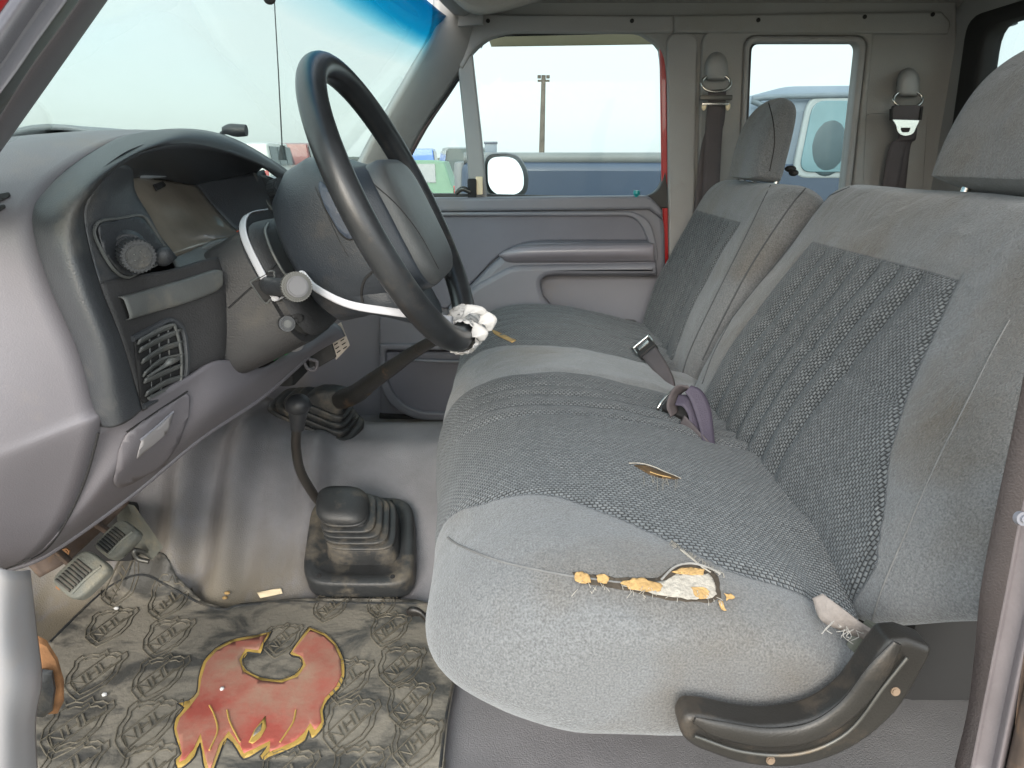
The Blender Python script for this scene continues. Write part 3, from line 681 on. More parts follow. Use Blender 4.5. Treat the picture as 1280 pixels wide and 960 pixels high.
# underside of the hood
patch('hood_underside', [[P(*BZ[i][2]) for i in (1, 2, 3, 4, 5, 6)],
   [P(322, 215, 1.09), P(285, 210, 1.03), P(245, 212, .96), P(200, 208, .88), P(165, 212, .82), P(140, 222, .76)],
   [P(318, 216, 1.10), P(280, 232, 1.06), P(245, 234, 1.02), P(205, 226, .93), P(163, 226, .84), P(150, 232, .79)]], M['bezel'], dash, th=.004)
patch('cluster_side', [[P(240, 226, 1.01), P(285, 222, 1.05), P(330, 212, 1.10)], [P(258, 250, 1.0), P(300, 245, 1.04), P(345, 250, 1.08)], [P(300, 292, .99), P(325, 285, 1.03), P(350, 290, 1.06)]], M['bezel'], dash, th=.004)
# binnacle left wall with the headlight switch
patch('switch_surround', [
   [P(119, 238, .70), P(135, 220, .725), P(150, 205, .745), P(166, 212, .80), P(164, 228, .825)],
   [P(105, 270, .69), P(130, 252, .715), P(150, 242, .75), P(168, 240, .79), P(172, 246, .82)],
   [P(112, 315, .685), P(140, 300, .715), P(168, 285, .75), P(190, 278, .785), P(192, 283, .81)],
   [P(125, 355, .68), P(150, 350, .71), P(180, 340, .745), P(205, 328, .78), P(222, 322, .81)]], M['bezel'], dash, th=.004)
lens = patch('cluster_lens', [
   [P(163, 222, .84), P(180, 222, .87), P(205, 225, .93), P(247, 232, 1.01)],
   [P(170, 250, .825), P(195, 248, .86), P(230, 250, .93), P(265, 255, 1.0)],
   [P(190, 285, .815), P(210, 280, .85), P(245, 278, .92), P(290, 282, .99)],
   [P(216, 322, .81), P(235, 315, .845), P(265, 304, .91), P(305, 292, .98)]], M['lens'], dash, th=.003)
LT = bvh(lens)
drape('lens_notch', [(190, 232), (202, 228), (206, 233), (194, 240)], LT, M['slit'], lens, off=.001, th=.0015, step=4)
patch('cluster_ledge', [
   [P(212, 318, .815), P(240, 311, .86), P(275, 300, .93), P(312, 288, 1.0)],
   [P(220, 332, .80), P(245, 323, .84), P(270, 312, .89), P(315, 297, .97)],
   [P(226, 342, .79), P(248, 335, .82), P(268, 326, .85), P(318, 306, .95)]], M['trim'], dash, th=.004)
tube('ledge_pod', [P(246, 318, .87), P(262, 309, .89), P(285, 303, .92), P(300, 305, .94)], [.004, .006, .006, .004], M['trim'], dash)
plate('indicator_lamp', [[(294, 289, 2), (308, 286, 2), (312, 294), (298, 297)]], .965, .012, mat('orange_lamp', (.75, .11, .05), .4, .05), dash, bev=.003)
face = patch('switch_face', [
   [P(125, 352, .682), P(180, 343, .742), P(226, 335, .785), P(266, 322, .83), P(276, 324, .85)],
   [P(142, 395, .685), P(190, 385, .745), P(235, 370, .79), P(276, 355, .83), P(288, 356, .86)],
   [P(158, 440, .69), P(200, 425, .75), P(245, 410, .795), P(282, 395, .835), P(291, 398, .87)],
   [P(172, 490, .70), P(212, 468, .755), P(250, 450, .795), P(279, 436, .83), P(288, 440, .86)],
   [P(179, 514, .708), P(215, 493, .76), P(250, 470, .80), P(275, 456, .83), P(284, 456, .86)]], M['blackd'], dash, nu=8, nv=8, th=.006)
FT = bvh(face)
tp_ = [(147, 371), (188, 360), (230, 348), (262, 338), (272, 337)]; bt_ = [(157, 401), (198, 389), (238, 377), (266, 366), (275, 359)]
patch('trim_strip', [[hit(FT, u, v, .0005) for u, v in tp_], [hit(FT, u + 1, v + 3, .0055) for u, v in tp_], [hit(FT, (u + a) / 2, (v + b) / 2, .0065) for (u, v), (a, b) in zip(tp_, bt_)], [hit(FT, u - 1, v - 3, .0055) for u, v in bt_], [hit(FT, u, v, .0005) for u, v in bt_]], M['trim'], dash, nu=4, nv=8, th=.001)
sw = bvh(bpy.data.objects['switch_surround'])
plt_ = drape('switch_plate', [(118, 284, 8), (126, 277, 5), (172, 272, 8), (184, 284, 8), (212, 326, 8), (206, 336, 6), (160, 346, 8), (146, 342, 8), (126, 316, 10)], sw, M['black'], dash, off=.001, th=.003, step=6)
seam('switch_plate_rim', [(116, 283), (124, 276), (150, 273), (174, 271), (186, 283), (200, 306), (214, 327), (208, 337), (180, 343), (158, 347), (144, 342), (130, 325), (116, 296), (116, 283)], sw, .0017, M['trim'], dash, off=.003)
# headlight knob
kp = hit(sw, 158, 312, 0)
ax = (P(176, 311, .69) - P(158, 312, kp.y)); ax.normalize()
hs = thing('headlight_switch', kp, 'ribbed black round light switch knob sticking out of the dashboard end', 'switch')
ax = V(.62, -.72, -.06).normalized()
cyl('knob_collar', kp + ax * .006, ax, .021, .012, M['black'], hs, r2=.016, bev=.002)
cyl('knob_skirt', kp + ax * .020, ax, .0125, .02, M['black'], hs, bev=.001)
cyl('knob', kp + ax * .034, ax, .0158, .020, M['black'], hs, bev=.0008, seg=56, knurl=.045)
cyl('knob_face', kp + ax * .0445, ax, .0118, .003, M['rubber'], hs, bev=.001)
for a in range(5):
    s_ = frame_of(ax) @ V(.005 * math.cos(a * 1.26), .005 * math.sin(a * 1.26), 0)
    sphere('knob_mark', kp + ax * .0462 + s_, (.0012, .0012, .0006), M['trim'], hs, sub=1)
sphere('dimmer_paddle', hit(sw, 196, 322, .008), (.011, .010, .007), M['black'], hs, rot=frame_of(ax))
# vent
vent = thing('side_vent', hit(FT, 198, 448, 0), 'broken louvred air vent with bent grey slats in the black dashboard face', 'air vent')
drape('vent_well', [(166, 422, 5), (212, 402, 8), (226, 412, 6), (232, 440), (230, 470, 10), (224, 482, 8), (180, 506, 6), (174, 500, 5)], FT, M['dark'], vent, off=.0005, th=.001, step=6)
seam('vent_rim', [(164, 424), (190, 410), (212, 400), (226, 410), (231, 430), (232, 462), (224, 482), (200, 496), (178, 508)], FT, .0032, M['bezel'], vent, off=.001)
for k, (a, b, c) in enumerate((((168, 428), (195, 413), (212, 407)), ((170, 438), (196, 424), (222, 413)), ((173, 452), (198, 437), (224, 428)), ((175, 468), (196, 452), (225, 444)), ((176, 476), (200, 466), (224, 456)), ((178, 492), (202, 478), (224, 470)))):
    pp = [hit(FT, *q, .004) for q in (a, b, c)]
    strap('slat', pp, V(.5, .1, .85), [.006, .008, .006], M['trim'], vent, th=.002)
for u, v0, v1 in ((184, 420, 496), (196, 414, 488), (208, 408, 482)):
    tube('slat_link', [hit(FT, u, v0, .002), hit(FT, u + 3, v1, .002)], .0011, M['trim'], vent, seg=6)
seam('vent_frame', [(171, 424), (208, 406), (216, 412), (222, 440), (222, 468), (216, 478), (180, 497)], FT, .0018, M['trim'], vent, off=.005)
tube('broken_tab', [hit(FT, 178, 470, .006), hit(FT, 196, 458, .008), hit(FT, 202, 452, .010), hit(FT, 216, 448, .008)], [.0012, .002, .0038, .002], M['trim'], vent)
# lower panel
low = patch('lower_panel', [
   [P(126, 533, .675), P(90, 640, .69), P(45, 694, .70), P(0, 715, .712)],
   [P(180, 503, .71), P(150, 580, .700), P(105, 650, .715), P(60, 692, .735)],
   [P(235, 473, .77), P(218, 530, .76), P(190, 582, .765), P(160, 622, .785)],
   [P(277, 450, .825), P(278, 495, .815), P(266, 525, .82), P(250, 548, .845)],
   [P(330, 459, .92), P(332, 468, .92), P(332, 480, .935), P(328, 496, .95)],
   [P(374, 424, 1.06), P(382, 430, 1.06), P(387, 438, 1.06), P(385, 448, 1.07)],
   [P(404, 396, 1.15), P(412, 400, 1.15), P(425, 408, 1.15), P(432, 420, 1.15)]], M['mauve'], dash, nu=10, nv=8, th=.005)
LW = bvh(low)
lip = spl([P(0, 715, .712), P(60, 692, .735), P(160, 622, .785), P(250, 548, .845), P(328, 496, .95), P(385, 446, 1.07)], 6)
tube('panel_lip', lip, .0035, M['mauve'], dash, n=1)
seam('panel_gap', [(125, 534), (110, 590), (92, 634), (70, 672), (48, 693), (0, 714)], bvh(end_o, low), .0013, M['slit'], dash)
box('dash_light_block', (-.60, .98, .62), (.12, .40, .22), M['dark'], dash, bev=.02)  # dark box added inside to stop light leaking between hood and lens
lid = drape('fuse_lid', [(156, 542, 8), (232, 491, 3), (236, 496, 4), (234, 520), (222, 552), (204, 580), (150, 610, 20), (140, 604, 8), (148, 562)], LW, M['mauve'], dash, off=.0006, th=.0022, step=8)
seam('lid_gap', [(158, 540), (190, 518), (234, 489)], LW, .0011, M['slit'], dash, off=.0005)
drape('lid_recess', [(174, 548), (213, 514, 3), (210, 528), (205, 540), (167, 572, 3), (170, 560)], LW, mat('recess_plastic', (.27, .26, .27), .5, .04), lid, off=.0034, th=.0006, step=6)
seam('lid_recess_edge', [(172, 548), (190, 533), (213, 513)], LW, .0012, M['mauve2'], lid, off=.004)
# demister slots
ET = bvh(end_o)
drape('demister_slot', [(-12, 246, 3), (12, 241, 4), (14, 246, 3), (2, 252, 3), (-12, 256, 3)], ET, M['slit'], dash, off=.0005, th=.0008, step=4)
drape('demister_slot', [(-12, 262, 3), (6, 256, 3), (8, 260, 3), (-2, 266, 3), (-12, 268, 3)], ET, M['slit'], dash, off=.0005, th=.0008, step=4)
# right hand pod of the cluster
patch('wiper_pod', [[P(318, 216, 1.09), P(340, 222, 1.09), P(358, 233, 1.10)], [P(330, 245, 1.08), P(345, 248, 1.07), P(362, 256, 1.08)], [P(342, 282, 1.06), P(352, 278, 1.06), P(366, 280, 1.07)]], M['black'], dash, th=.01)
tube('wiper_pod_edge', [P(318, 217, 1.085), P(326, 240, 1.075), P(341, 262, 1.065), P(352, 262, 1.065)], .003, M['trim'], dash)
cyl('wiper_knob', P(347, 236, 1.06), V(.8, -.5, .2), .014, .02, M['black'], dash, bev=.002, seg=40, knurl=.03)
# things left hanging under the dash where the knee panel is missing
und = thing('fuse_box', P(420, 430, 1.2), 'open dark fuse box with a printed white card, hanging under the steering column', 'fuse box')
fb = loft('box_body', [[P(u, v, Y) for u, v in ((318, 476), (382, 428), (404, 414), (412, 418), (420, 446), (392, 458), (330, 490))] for Y in (1.16, 1.20)], M['black'], und)
plate('fuse_box_cover', [[(382, 428, 2), (410, 414, 2), (420, 447, 2), (394, 462, 3)]], 1.15, .02, M['blackd'], und, bev=.002)
plate('fuse_card', [[(410, 413), (426, 403), (437, 432), (420, 450)]], 1.155, .003, mat('printed_card', (.50, .45, .40), .8, .2, 60), und, bev=0)
for k in range(6):
    for j in range(2):
        a = P(413 + k * 2.2 + j * 8 - k * .6, 417 + k * 4.8 - j * 5, 1.1535)
        tube('card_print', [a, a + V(.006, 0, .004)], .0009, M['slit'], und, seg=5, n=1)
tube('clip', [P(374, 438, 1.12), P(384, 460, 1.12), P(394, 462, 1.12), P(396, 452, 1.12), P(386, 448, 1.12), P(380, 436, 1.12), P(374, 438, 1.12)], .0028, M['mauve'], und)
tube('bracket_arm', [P(335, 462, 1.08), P(352, 452, 1.09), P(374, 436, 1.10), P(382, 420, 1.12), P(400, 404, 1.13)], [.004, .005, .006, .006, .005], M['mauve'], und, flat=.6)
gp = plate('green_relay', [[(340, 442, 2), (352, 430, 3), (364, 431, 3), (360, 442, 2), (342, 454, 2)]], .99, .03, M['green'], und, bev=.004)
sphere('white_connector', P(368, 430, 1.0), (.014, .016, .011), M['white'], und)
# black underside of the dash and steering support
box('brake_bracket', P(300, 455, 1.12), (.20, .1, .05), M['dark'], dash, bev=.01)

# ------------------------------------------------------------------ steering wheel and column
U2 = V(-.432, 0, .902).normalized(); NX = V(.902, 0, .432).normalized()
WC = V(-.142, .92, .683); WR = .1765
AX = V(.065, 1, 0).normalized()
def W(a, b, c): return WC + AX * a + U2 * b + NX * c
wheel = thing('steering_wheel', W(0, 0, -.12), 'worn black four spoke steering wheel with a padded centre, tied with a white strap', 'steering wheel')
rim = [W(WR * math.cos(2 * math.pi * k / 24), WR * 1.015 * math.sin(2 * math.pi * k / 24), 0) for k in range(24)]
tube('rim', rim, 0.0162, M['leather'], wheel, seg=20, n=5, closed=True)
def se(a, b, n, ex=2.6, ph=0):
    o = []
    for k in range(n):
        t = 2 * math.pi * k / n
        c, s = math.cos(t), math.sin(t)
        o.append((math.copysign(abs(c) ** (2 / ex), c) * a, math.copysign(abs(s) ** (2 / ex), s) * b))
    return o
secs = []
for c, a, b, ob, ex in ((-.132, .050, .052, -.012, 2.2), (-.129, .066, .070, -.012, 2.6), (-.119, .078, .086, -.010, 2.9), (-.09, .086, .098, -.004, 3.3), (-.06, .094, .099, -.003, 3.4), (-.035, .098, .092, -.010, 3.6), (-.014, .098, .083, -.020, 3.8), (.006, .096, .080, -.024, 3.8), (.010, .088, .076, -.024, 3.6)):
    secs.append([W(x, y + ob, c) for x, y in se(a, b, 48, ex)])
hubo = loft('hub_shell', secs, M['hubb'], wheel)
secs = []
for c, a, b in ((-.002, .090, .080), (.012, .090, .080), (.019, .087, .077), (.023, .080, .070), (.026, .060, .052), (.027, .03, .03)):
    secs.append([W(x, y - .022, c) for x, y in se(a, b, 48, 4)])
padw = loft('airbag_pad', secs, M['hub'], wheel)
for sgn in (1, -1):
    for an, r0 in ((4, .080), (-38, .085)):
        t = R(an); dx, dy = math.cos(t) * sgn, math.sin(t)
        pts = [W(dx * q, dy * q * 1.0 - .004, c) for q, c in ((r0 * .8, -.030), (r0 * 1.15, -.026), (.13, -.016), (.155, -.007), (.172, -.001))]
        tube('spoke', pts, [.030, .026, .018, .0145, .017] if an < 0 else [.026, .021, .014, .0125, .016], M['leather'], wheel, seg=16, flat=.45, up=NX)
# lower cover between the two lower spokes
secs = []
for q, hw, c0, c1 in ((-.05, .080, -.11, -.02), (-.09, .085, -.09, -.02), (-.115, .080, -.055, -.02), (-.135, .062, -.035, -.018), (-.145, .045, -.027, -.018)):
    secs.append([W(x, q, (c0 + c1) / 2 + y) for x, y in se(hw, (c1 - c0) / 2, 28, 3.5)])
loft('lower_cover', secs, M['hubb'], wheel)
HT = bvh(hubo); PT = bvh(padw)
drape('side_cover', [(400, 226, 8), (408, 232, 8), (424, 256), (441, 284, 8), (446, 296, 6), (436, 299, 6), (424, 288), (407, 258), (399, 236, 6)], HT, mat('side_cover_grey', (.055, .07, .10), .42, .08, 5, .2, 600), wheel, off=.001, th=.0018, step=6)
seam('side_cover_gap', [(406, 231), (400, 236), (408, 260), (424, 289), (436, 299), (446, 296)], HT, .0012, M['slit'], wheel, off=.001)
seam('hub_parting_line', [(394, 234), (410, 270), (424, 300), (436, 322)], HT, .0005, M['slit'], wheel, off=.0)
seam('hub_crease', [(468, 337), (456, 350), (452, 366), (454, 380)], bvh(bpy.data.objects['lower_cover'], hubo), .0016, M['slit'], wheel)
for q in ([(462, 226), (494, 254), (524, 292), (548, 336)], [(452, 232), (476, 262), (504, 302), (524, 340)]): seam('pad_seam', q, PT, .0008, M['slit'], wheel)
column = thing('steering_column', W(0, -.02, -.2), 'black steering column shroud with an indicator stalk and a small tilt knob', 'steering column')
secs = []
for c, a, b, ob in ((-.146, .060, .058, -.018), (-.150, .074, .072, -.018), (-.156, .078, .077, -.018), (-.158, .073, .072, -.018), (-.166, .073, .072, -.018), (-.168, .079, .079, -.020), (-.20, .082, .078, -.022), (-.26, .084, .076, -.024), (-.32, .085, .076, -.028), (-.42, .085, .076, -.034)):
    secs.append([W(x, y + ob, c) for x, y in se(a, b, 48, 4.2)])
shr = loft('shroud', secs, M['blackd'], column)
HS = bvh(shr)
seam('shroud_split', [(345, 330), (330, 345), (300, 372), (286, 385)], HS, .0013, M['slit'], column)
tube('shroud_rib', [hit(HS, u, v, .001) for u, v in ((335, 280), (331, 290), (338, 312), (350, 335), (362, 352))] if all(hit(HS, u, v) for u, v in ((335, 280), (331, 290), (338, 312), (350, 335), (362, 352))) else [W(-.08, .05, -.17), W(-.08, 0, -.17), W(-.08, -.05, -.17)], .0018, M['trim'], column)
s0 = hit(HS, 332, 356, 0)
drape('stalk_boot', [(313, 353), (337, 340, 3), (344, 346), (338, 374), (330, 378, 3)], HS, M['slit'], column, off=.0006, th=.001, step=5)
seam('stalk_boot_rim', [(313, 353), (338, 339), (343, 345), (340, 352)], HS, .0012, M['trim'], column, off=.001)
seam('stalk_boot_rim', [(313, 353), (331, 378), (338, 374)], HS, .0012, M['trim'], column, off=.001)
yk = s0.y - .062
stalk = tube('indicator_stalk', [s0 + V(0, .01, 0), P(338, 358, s0.y - .018), P(350, 359, s0.y - .035), P(364, 359, yk)], [.0105, .0105, .0105, .011], M['black'], column, seg=20)
k0 = P(370, 358.5, yk - .004); ka = V(.42, -.88, .16).normalized()
cyl('stalk_grip', k0, ka, .0162, .016, mat('grip_grey', (.07, .07, .065), .45, .1, 30), stalk, bev=.002, seg=72, knurl=.03)
cyl('stalk_button', k0 + ka * .010, ka, .0115, .006, mat('button_grey', (.10, .10, .108), .42, .06, 20), stalk, bev=.002, seg=40)
s1 = hit(HS, 356, 404, 0)
if s1 is not None:
    drape('tilt_slot', [(357, 396, 5), (372, 391, 5), (380, 395, 5), (378, 402, 5), (362, 409, 5)], HS, M['dark'], column, off=.0005, th=.0008, step=4)
    tk = cyl('tilt_knob', s1 + ka * .012, ka, .0092, .022, M['black'], column, bev=.003)
    cyl('tilt_knob_end', s1 + ka * .0235, ka, .0045, .002, M['trim'], tk, bev=.0008)
# white strap round the column, down to the rim
strapo = thing('plastic_strap', P(440, 378, .8), 'long white plastic strap looped round the steering column and stretched to the wheel rim', 'strap')
col_pts = [W(.03, .072, -.162), W(-.03, .070, -.162), W(-.066, .048, -.162), W(-.077, .0, -.162), W(-.079, -.035, -.160)]
pts = col_pts + [P(374, 343, .832), P(396, 361, .815), P(435, 380, .80), P(485, 389, .80), P(530, 395, .82), P(566, 400, .87)]
wv = [NX] * 5 + [V(.3, 0, .9), V(.1, 0, 1), V(0, 0, 1), V(0, .2, 1), V(0, .3, 1), V(0, .3, 1)]
strap('band', pts, wv, .0088, M['strap'], strapo, th=.0014)
tis = thing('paper_towel', P(590, 402, .93), 'crumpled white paper wrapped round the bottom of the steering wheel rim', 'paper')
rows = []
for i in range(34):
    th_ = R(-96 + 26 * i / 33); rc = W(WR * math.cos(th_), WR * 1.015 * math.sin(th_), 0); tn = (AX * -math.sin(th_) + U2 * math.cos(th_)); rd = (AX * math.cos(th_) + U2 * math.sin(th_)); r = []
    for j in range(40):
        ph = 2 * math.pi * (j / 39) * .93 - 1.2
        e_ = abs(i / 33 - .5) * 2; d = V(i * .22, j * .2, 0)
        rr_ = .0185 + .0075 * (1 - e_ ** 3) * (.5 + abs(noise.noise(d * 1.3))) + .006 * abs(noise.noise(d * 2.9 + V(3, 0, 0))) + (.010 * (.5 + noise.noise(V(i * .5, 0, 7))) if j > 35 else 0)
        r.append(rc + (rd * math.cos(ph) + NX * math.sin(ph)) * rr_ + tn * .004 * noise.noise(V(j * .5, i * .3, 4)) * (1 if 3 < i < 30 else 2.2))
    rows.append(r)
vs, fs = grid_mesh(rows); me = mesh_from('paper', vs, fs); sharp(me, 18)
o = link('wad', me, M['paper'], tis); md = o.modifiers.new('s', 'SOLIDIFY'); md.thickness = .0008
for k, (a, b, c) in enumerate((((580, 390), (596, 388), (608, 394)), ((590, 412), (602, 418), (603, 426)), ((600, 396), (613, 402), (612, 414)))):
    strap('paper_edge', [P(*a, .90), P(*b, .895), P(*c, .90)], [V(.3, 0, 1), V(1, .3, .4), V(1, 0, .2)], [.02, .018, .006], M['paper'], tis, th=.0006)

# ------------------------------------------------------------------ seats
def interp(x, tab):
    if x <= tab[0][0]: return tab[0][1]
    for (a, b), (c, d) in zip(tab, tab[1:]):
        if x <= c: t = (x - a) / (c - a); return b + (d - b) * t
    return tab[-1][1]
def soft_body(name, secs, uvs, sdf, m, parent):
    """closed loft with an end cap fan, a UV map in metres and the insert distance"""
    n = len(secs[0]); vs = [v for s in secs for v in s]; fs = []
    for i in range(len(secs) - 1):
        for k in range(n): fs.append((i * n + k, i * n + (k + 1) % n, (i + 1) * n + (k + 1) % n, (i + 1) * n + k))
    fs.append(tuple(range(n - 1, -1, -1))); fs.append(tuple((len(secs) - 1) * n + k for k in range(n)))
    me = mesh_from(name, vs, fs)
    bm = bmesh.new(); bm.from_mesh(me); bmesh.ops.recalc_face_normals(bm, faces=bm.faces); bm.to_mesh(me); bm.free()
    at = me.attributes.new('sd', 'FLOAT', 'POINT')
    for i, v in enumerate(me.vertices): at.data[i].value = sdf(i // n, i % n, v.co)
    uv = me.uv_layers.new(name='UVMap')
    for p in me.polygons:
        ks = [me.loops[l].vertex_index % n for l in p.loop_indices]
        wrap = (0 in ks and n - 1 in ks)
        for l in p.loop_indices:
            vi = me.loops[l].vertex_index; k = vi % n
            u_, v_ = uvs(vi // n, k)
            if wrap and k == 0 and len(ks) == 4: u_ = uvs(vi // n, n)[0]
            uv.data[l].uv = (u_, v_)
    return link(name, me, m, parent)
seat = thing('bench_seat', (.15, 1.2, .15), 'grey cloth split bench seat with woven inserts, torn on the near cushion edge', 'bench seat')
# cushion: one profile in X, Z carried across the cab
prof = [(.20, .185), (.06, .185), (-.04, .195), (-.100, .230), (-.122, .275), (-.112, .325), (-.070, .368), (0, .392), (.10, .394), (.20, .376), (.30, .348), (.36, .332), (.385, .300), (.36, .25), (.29, .205)]
pc = spl([V(a, 0, b) for a, b in prof], 12, True); NPc = len(pc)
ul = [0]
for i in range(NPc): ul.append(ul[-1] + (pc[(i + 1) % NPc] - pc[i]).length)
Y0c, Y1c = .525, 1.86
ys = [Y0c + .11 * (1 - math.cos(math.pi / 2 * i / 22)) for i in range(22)]
ys += [Y0c + .11 + i * .0048 for i in range(int((Y1c - Y0c - .20) / .0048))]
ys += [Y1c - .09 + .09 * math.sin(math.pi / 2 * i / 14) for i in range(1, 15)]
YB = [(-.13, .80), (-.09, .765), (-.03, .722), (.05, .695), (.11, .655), (.16, .618), (.20, .592), (.30, .585), (.45, .585)]
band0, band1 = 1.175, 1.375
def csd(x, z, y):
    d = y - interp(x, YB)
    if y > (band0 + band1) / 2: d = min(y - band1 - .03 * sst(.1, -.1, x), 1.80 - y)
    else: d = min(d, band0 + .0 - y)
    return min(d, (z - .19) * 2 if x < .1 else 1)
lines_c = [1.135, 1.095, 1.05, 1.00, .95] + [1.42, 1.46, 1.50, 1.55, 1.60, 1.65, 1.70, 1.75]
secs = []
for y in ys:
    e0 = max(0, 1 - (y - Y0c) / .11); e1 = max(0, 1 - (Y1c - y) / .09)
    e = 1 - math.sqrt(max(0, 1 - max(e0, e1) ** 2)); s = []
    for k, p in enumerate(pc):
        cx, cz = .20, .285
        fx = 1 - (.42 if p.x < cx else .16) * e; fz = 1 - .52 * e
        x, z = cx + (p.x - cx) * fx, cz + (p.z - cz) * fz
        # crown of each sitting place, sag between, plumper near edge
        c = .010 * math.exp(-((y - .86) / .20) ** 2) + .008 * math.exp(-((y - 1.62) / .16) ** 2) - .006 * math.exp(-((y - 1.38) / .02) ** 2) - .004 * math.exp(-((y - 1.175) / .015) ** 2)
        up = sst(.26, .36, z)
        z += c * up
        x -= .05 * sst(.74, .56, y) * sst(.26, .36, p.x)
        x += .034 * sst(1.15, .66, y) * sst(.12, -.08, p.x); z += .022 * (1 - sst(.2, .3, p.z)) * sst(1.1, .7, y)
        if p.z < .3 and p.x < .25: z -= .0
        d = csd(x, z, y)
        if d > .004 and up > 0:
            g = min([abs(y - q) for q in lines_c])
            z += up * (-.0055 * (1 - min(1, g / .022)) ** 1.8) * min(1, d / .02)
        if d < 0 and y < .9: # piped seam falling away
            pass
        g2 = abs(d)
        if y < 1.0: z -= up * .003 * math.exp(-(g2 / .006) ** 2)
        # second seam, where the top of the bolster meets the side
        z += .0035 * nz3(x, y, z, 9) ; x -= .003 * nz3(x + 5, y, z, 7) * (1 - up)
        s.append(V(x, y, z))
    secs.append(s)
vk = 8 * 12
vc = [0]
for i in range(1, len(secs)): vc.append(vc[-1] + (secs[i][vk] - secs[i - 1][vk]).length)
cush = soft_body('cushion', secs, lambda i, k: (ul[k], vc[i]), lambda i, k, co: csd(co.x, co.z, co.y), FAB, seat)
CT = bvh(cush)

def backrest(name, Ya, Yb, bx, lean, top, sdf, lines, nr=.10, fr=.06, cross=()):
    L = V(math.sin(R(lean)), 0, math.cos(R(lean))); Fv = V(-math.cos(R(lean)), 0, math.sin(R(lean)))
    B = V(bx, 0, .318)
    pr = [(0, -.035), (-.010, -.012), (.01, .006), (.06, .017), (.13, .022), (.22, .018), (.31, .010), (top - .05, .002), (top - .015, -.018), (top, -.055), (top - .012, -.095), (top - .06, -.115), (.24, -.115), (.13, -.10), (.05, -.07)]
    q = spl([V(a, 0, b) for a, b in pr], 12, True); n = len(q); u = [0]
    for i in range(n): u.append(u[-1] + (q[(i + 1) % n] - q[i]).length)
    yy = [Ya + nr * (1 - math.cos(math.pi / 2 * i / 20)) for i in range(20)]
    k = int((Yb - Ya - nr - fr) / .0045); yy += [Ya + nr + i * (Yb - Ya - nr - fr) / k for i in range(k)]
    yy += [Yb - fr + fr * math.sin(math.pi / 2 * i / 14) for i in range(15)]
    ss = []
    for y in yy:
        e0 = max(0, 1 - (y - Ya) / nr); e1 = max(0, 1 - (Yb - y) / fr); e = 1 - math.sqrt(max(0, 1 - max(e0, e1) ** 2)); s = []
        for p in q:
            cl, cf = .21, -.055
            l = cl + (p.x - cl) * (1 - (.15 if e0 > e1 else .10) * e); f = cf + (p.z - cf) * (1 - .62 * e)
            if nr > .1: l += .075 * sst(.13, .0, y - Ya) * (1 - sst(.0, .20, l)); f -= .03 * sst(.12, .0, y - Ya) * (1 - sst(.3, .4, l)) * 0
            fr_ = sst(-.03, .0, f); d = sdf(l, y)
            if d > 0 and fr_ > 0:
                g = min([abs(y - a) for a in lines]); f += fr_ * (-.0085 * (1 - min(1, g / .027)) ** 1.6 + .002) * min(1, d / .012)
                for c in cross: f -= fr_ * .003 * math.exp(-((l - c) / .005) ** 2)
            f -= fr_ * .003 * math.exp(-(abs(d) / .005) ** 2)
            f += .004 * nz3(l, y, f, 6)
            pt = B + L * l + Fv * f; s.append(V(pt.x, y, pt.z))
        ss.append(s)
    def sd(i, k_, co):
        d = co - B; l = d.dot(L); f = d.dot(Fv)
        return sdf(l, co.y) if f > -.03 else -1
    vv = [0]
    for i in range(1, len(ss)): vv.append(vv[-1] + (ss[i][60] - ss[i - 1][60]).length)
    o = soft_body(name, ss, lambda i, k_: (u[k_], vv[i]), sd, FAB, seat)
    return o, B, L, Fv
NB = [(0, .615), (.05, .605), (.09, .63), (.14, .68), (.20, .725), (.27, .765), (.335, .80), (.5, .80)]
def sd1(l, y): return min(y - interp(l, NB), .335 - .10 * sst(0, 1, (y - .80) / 5) - l, 1.20 - y + .0, l + .02 if y > .7 else l - .012 + (y - .60) * .8)
def sd2(l, y): return min(y - 1.45, .325 - l, 1.815 - y)
b1, B1, L1, F1 = backrest('backrest', .50, 1.315, .335, 29.5, .463, sd1, [.86, .915, .97, 1.025, 1.08, 1.135], nr=.13, fr=.07, cross=(.19,))
b2, B2, L2, F2 = backrest('backrest', 1.33, 1.86, .335, 22, .425, sd2, [1.52, 1.565, 1.61, 1.655, 1.70, 1.745, 1.79], nr=.06, fr=.06, cross=(.18,))
BT1 = bvh(b1); BT2 = bvh(b2)
PALE = mat('pale_fray', (.24, .235, .225), .95, .2, 80, .5, 300)
PIPE = mat('dark_piping', (.055, .06, .065), .9, .1, 60)
seam('backrest_piping', [(1062, 234), (1030, 248), (1003, 262), (960, 322), (920, 390), (893, 440), (878, 480)], BT1, .0014, PIPE, seat)
seam('backrest_seam', [(1262, 400), (1240, 440), (1210, 500), (1170, 580), (1135, 660), (1105, 730), (1090, 775)], BT1, .0008, mat('pale_piping', (.135, .138, .14), .9, .1, 60, .4, 400), seat, off=.0002)
seam('backrest_piping', [(968, 222), (930, 300), (890, 380), (862, 440), (850, 480)], BT2, .0015, PIPE, seat)
seam('backrest_piping', [(1010, 232), (985, 262), (940, 330), (905, 395), (878, 450)], BT2, .0015, PIPE, seat)
seam('cushion_seam', [(560, 672), (575, 682), (620, 700), (670, 712), (720, 721), (800, 730), (860, 722)], CT, .0011, mat('cushion_piping', (.14, .143, .145), .9, .1, 60, .4, 400), seat, off=.0003)
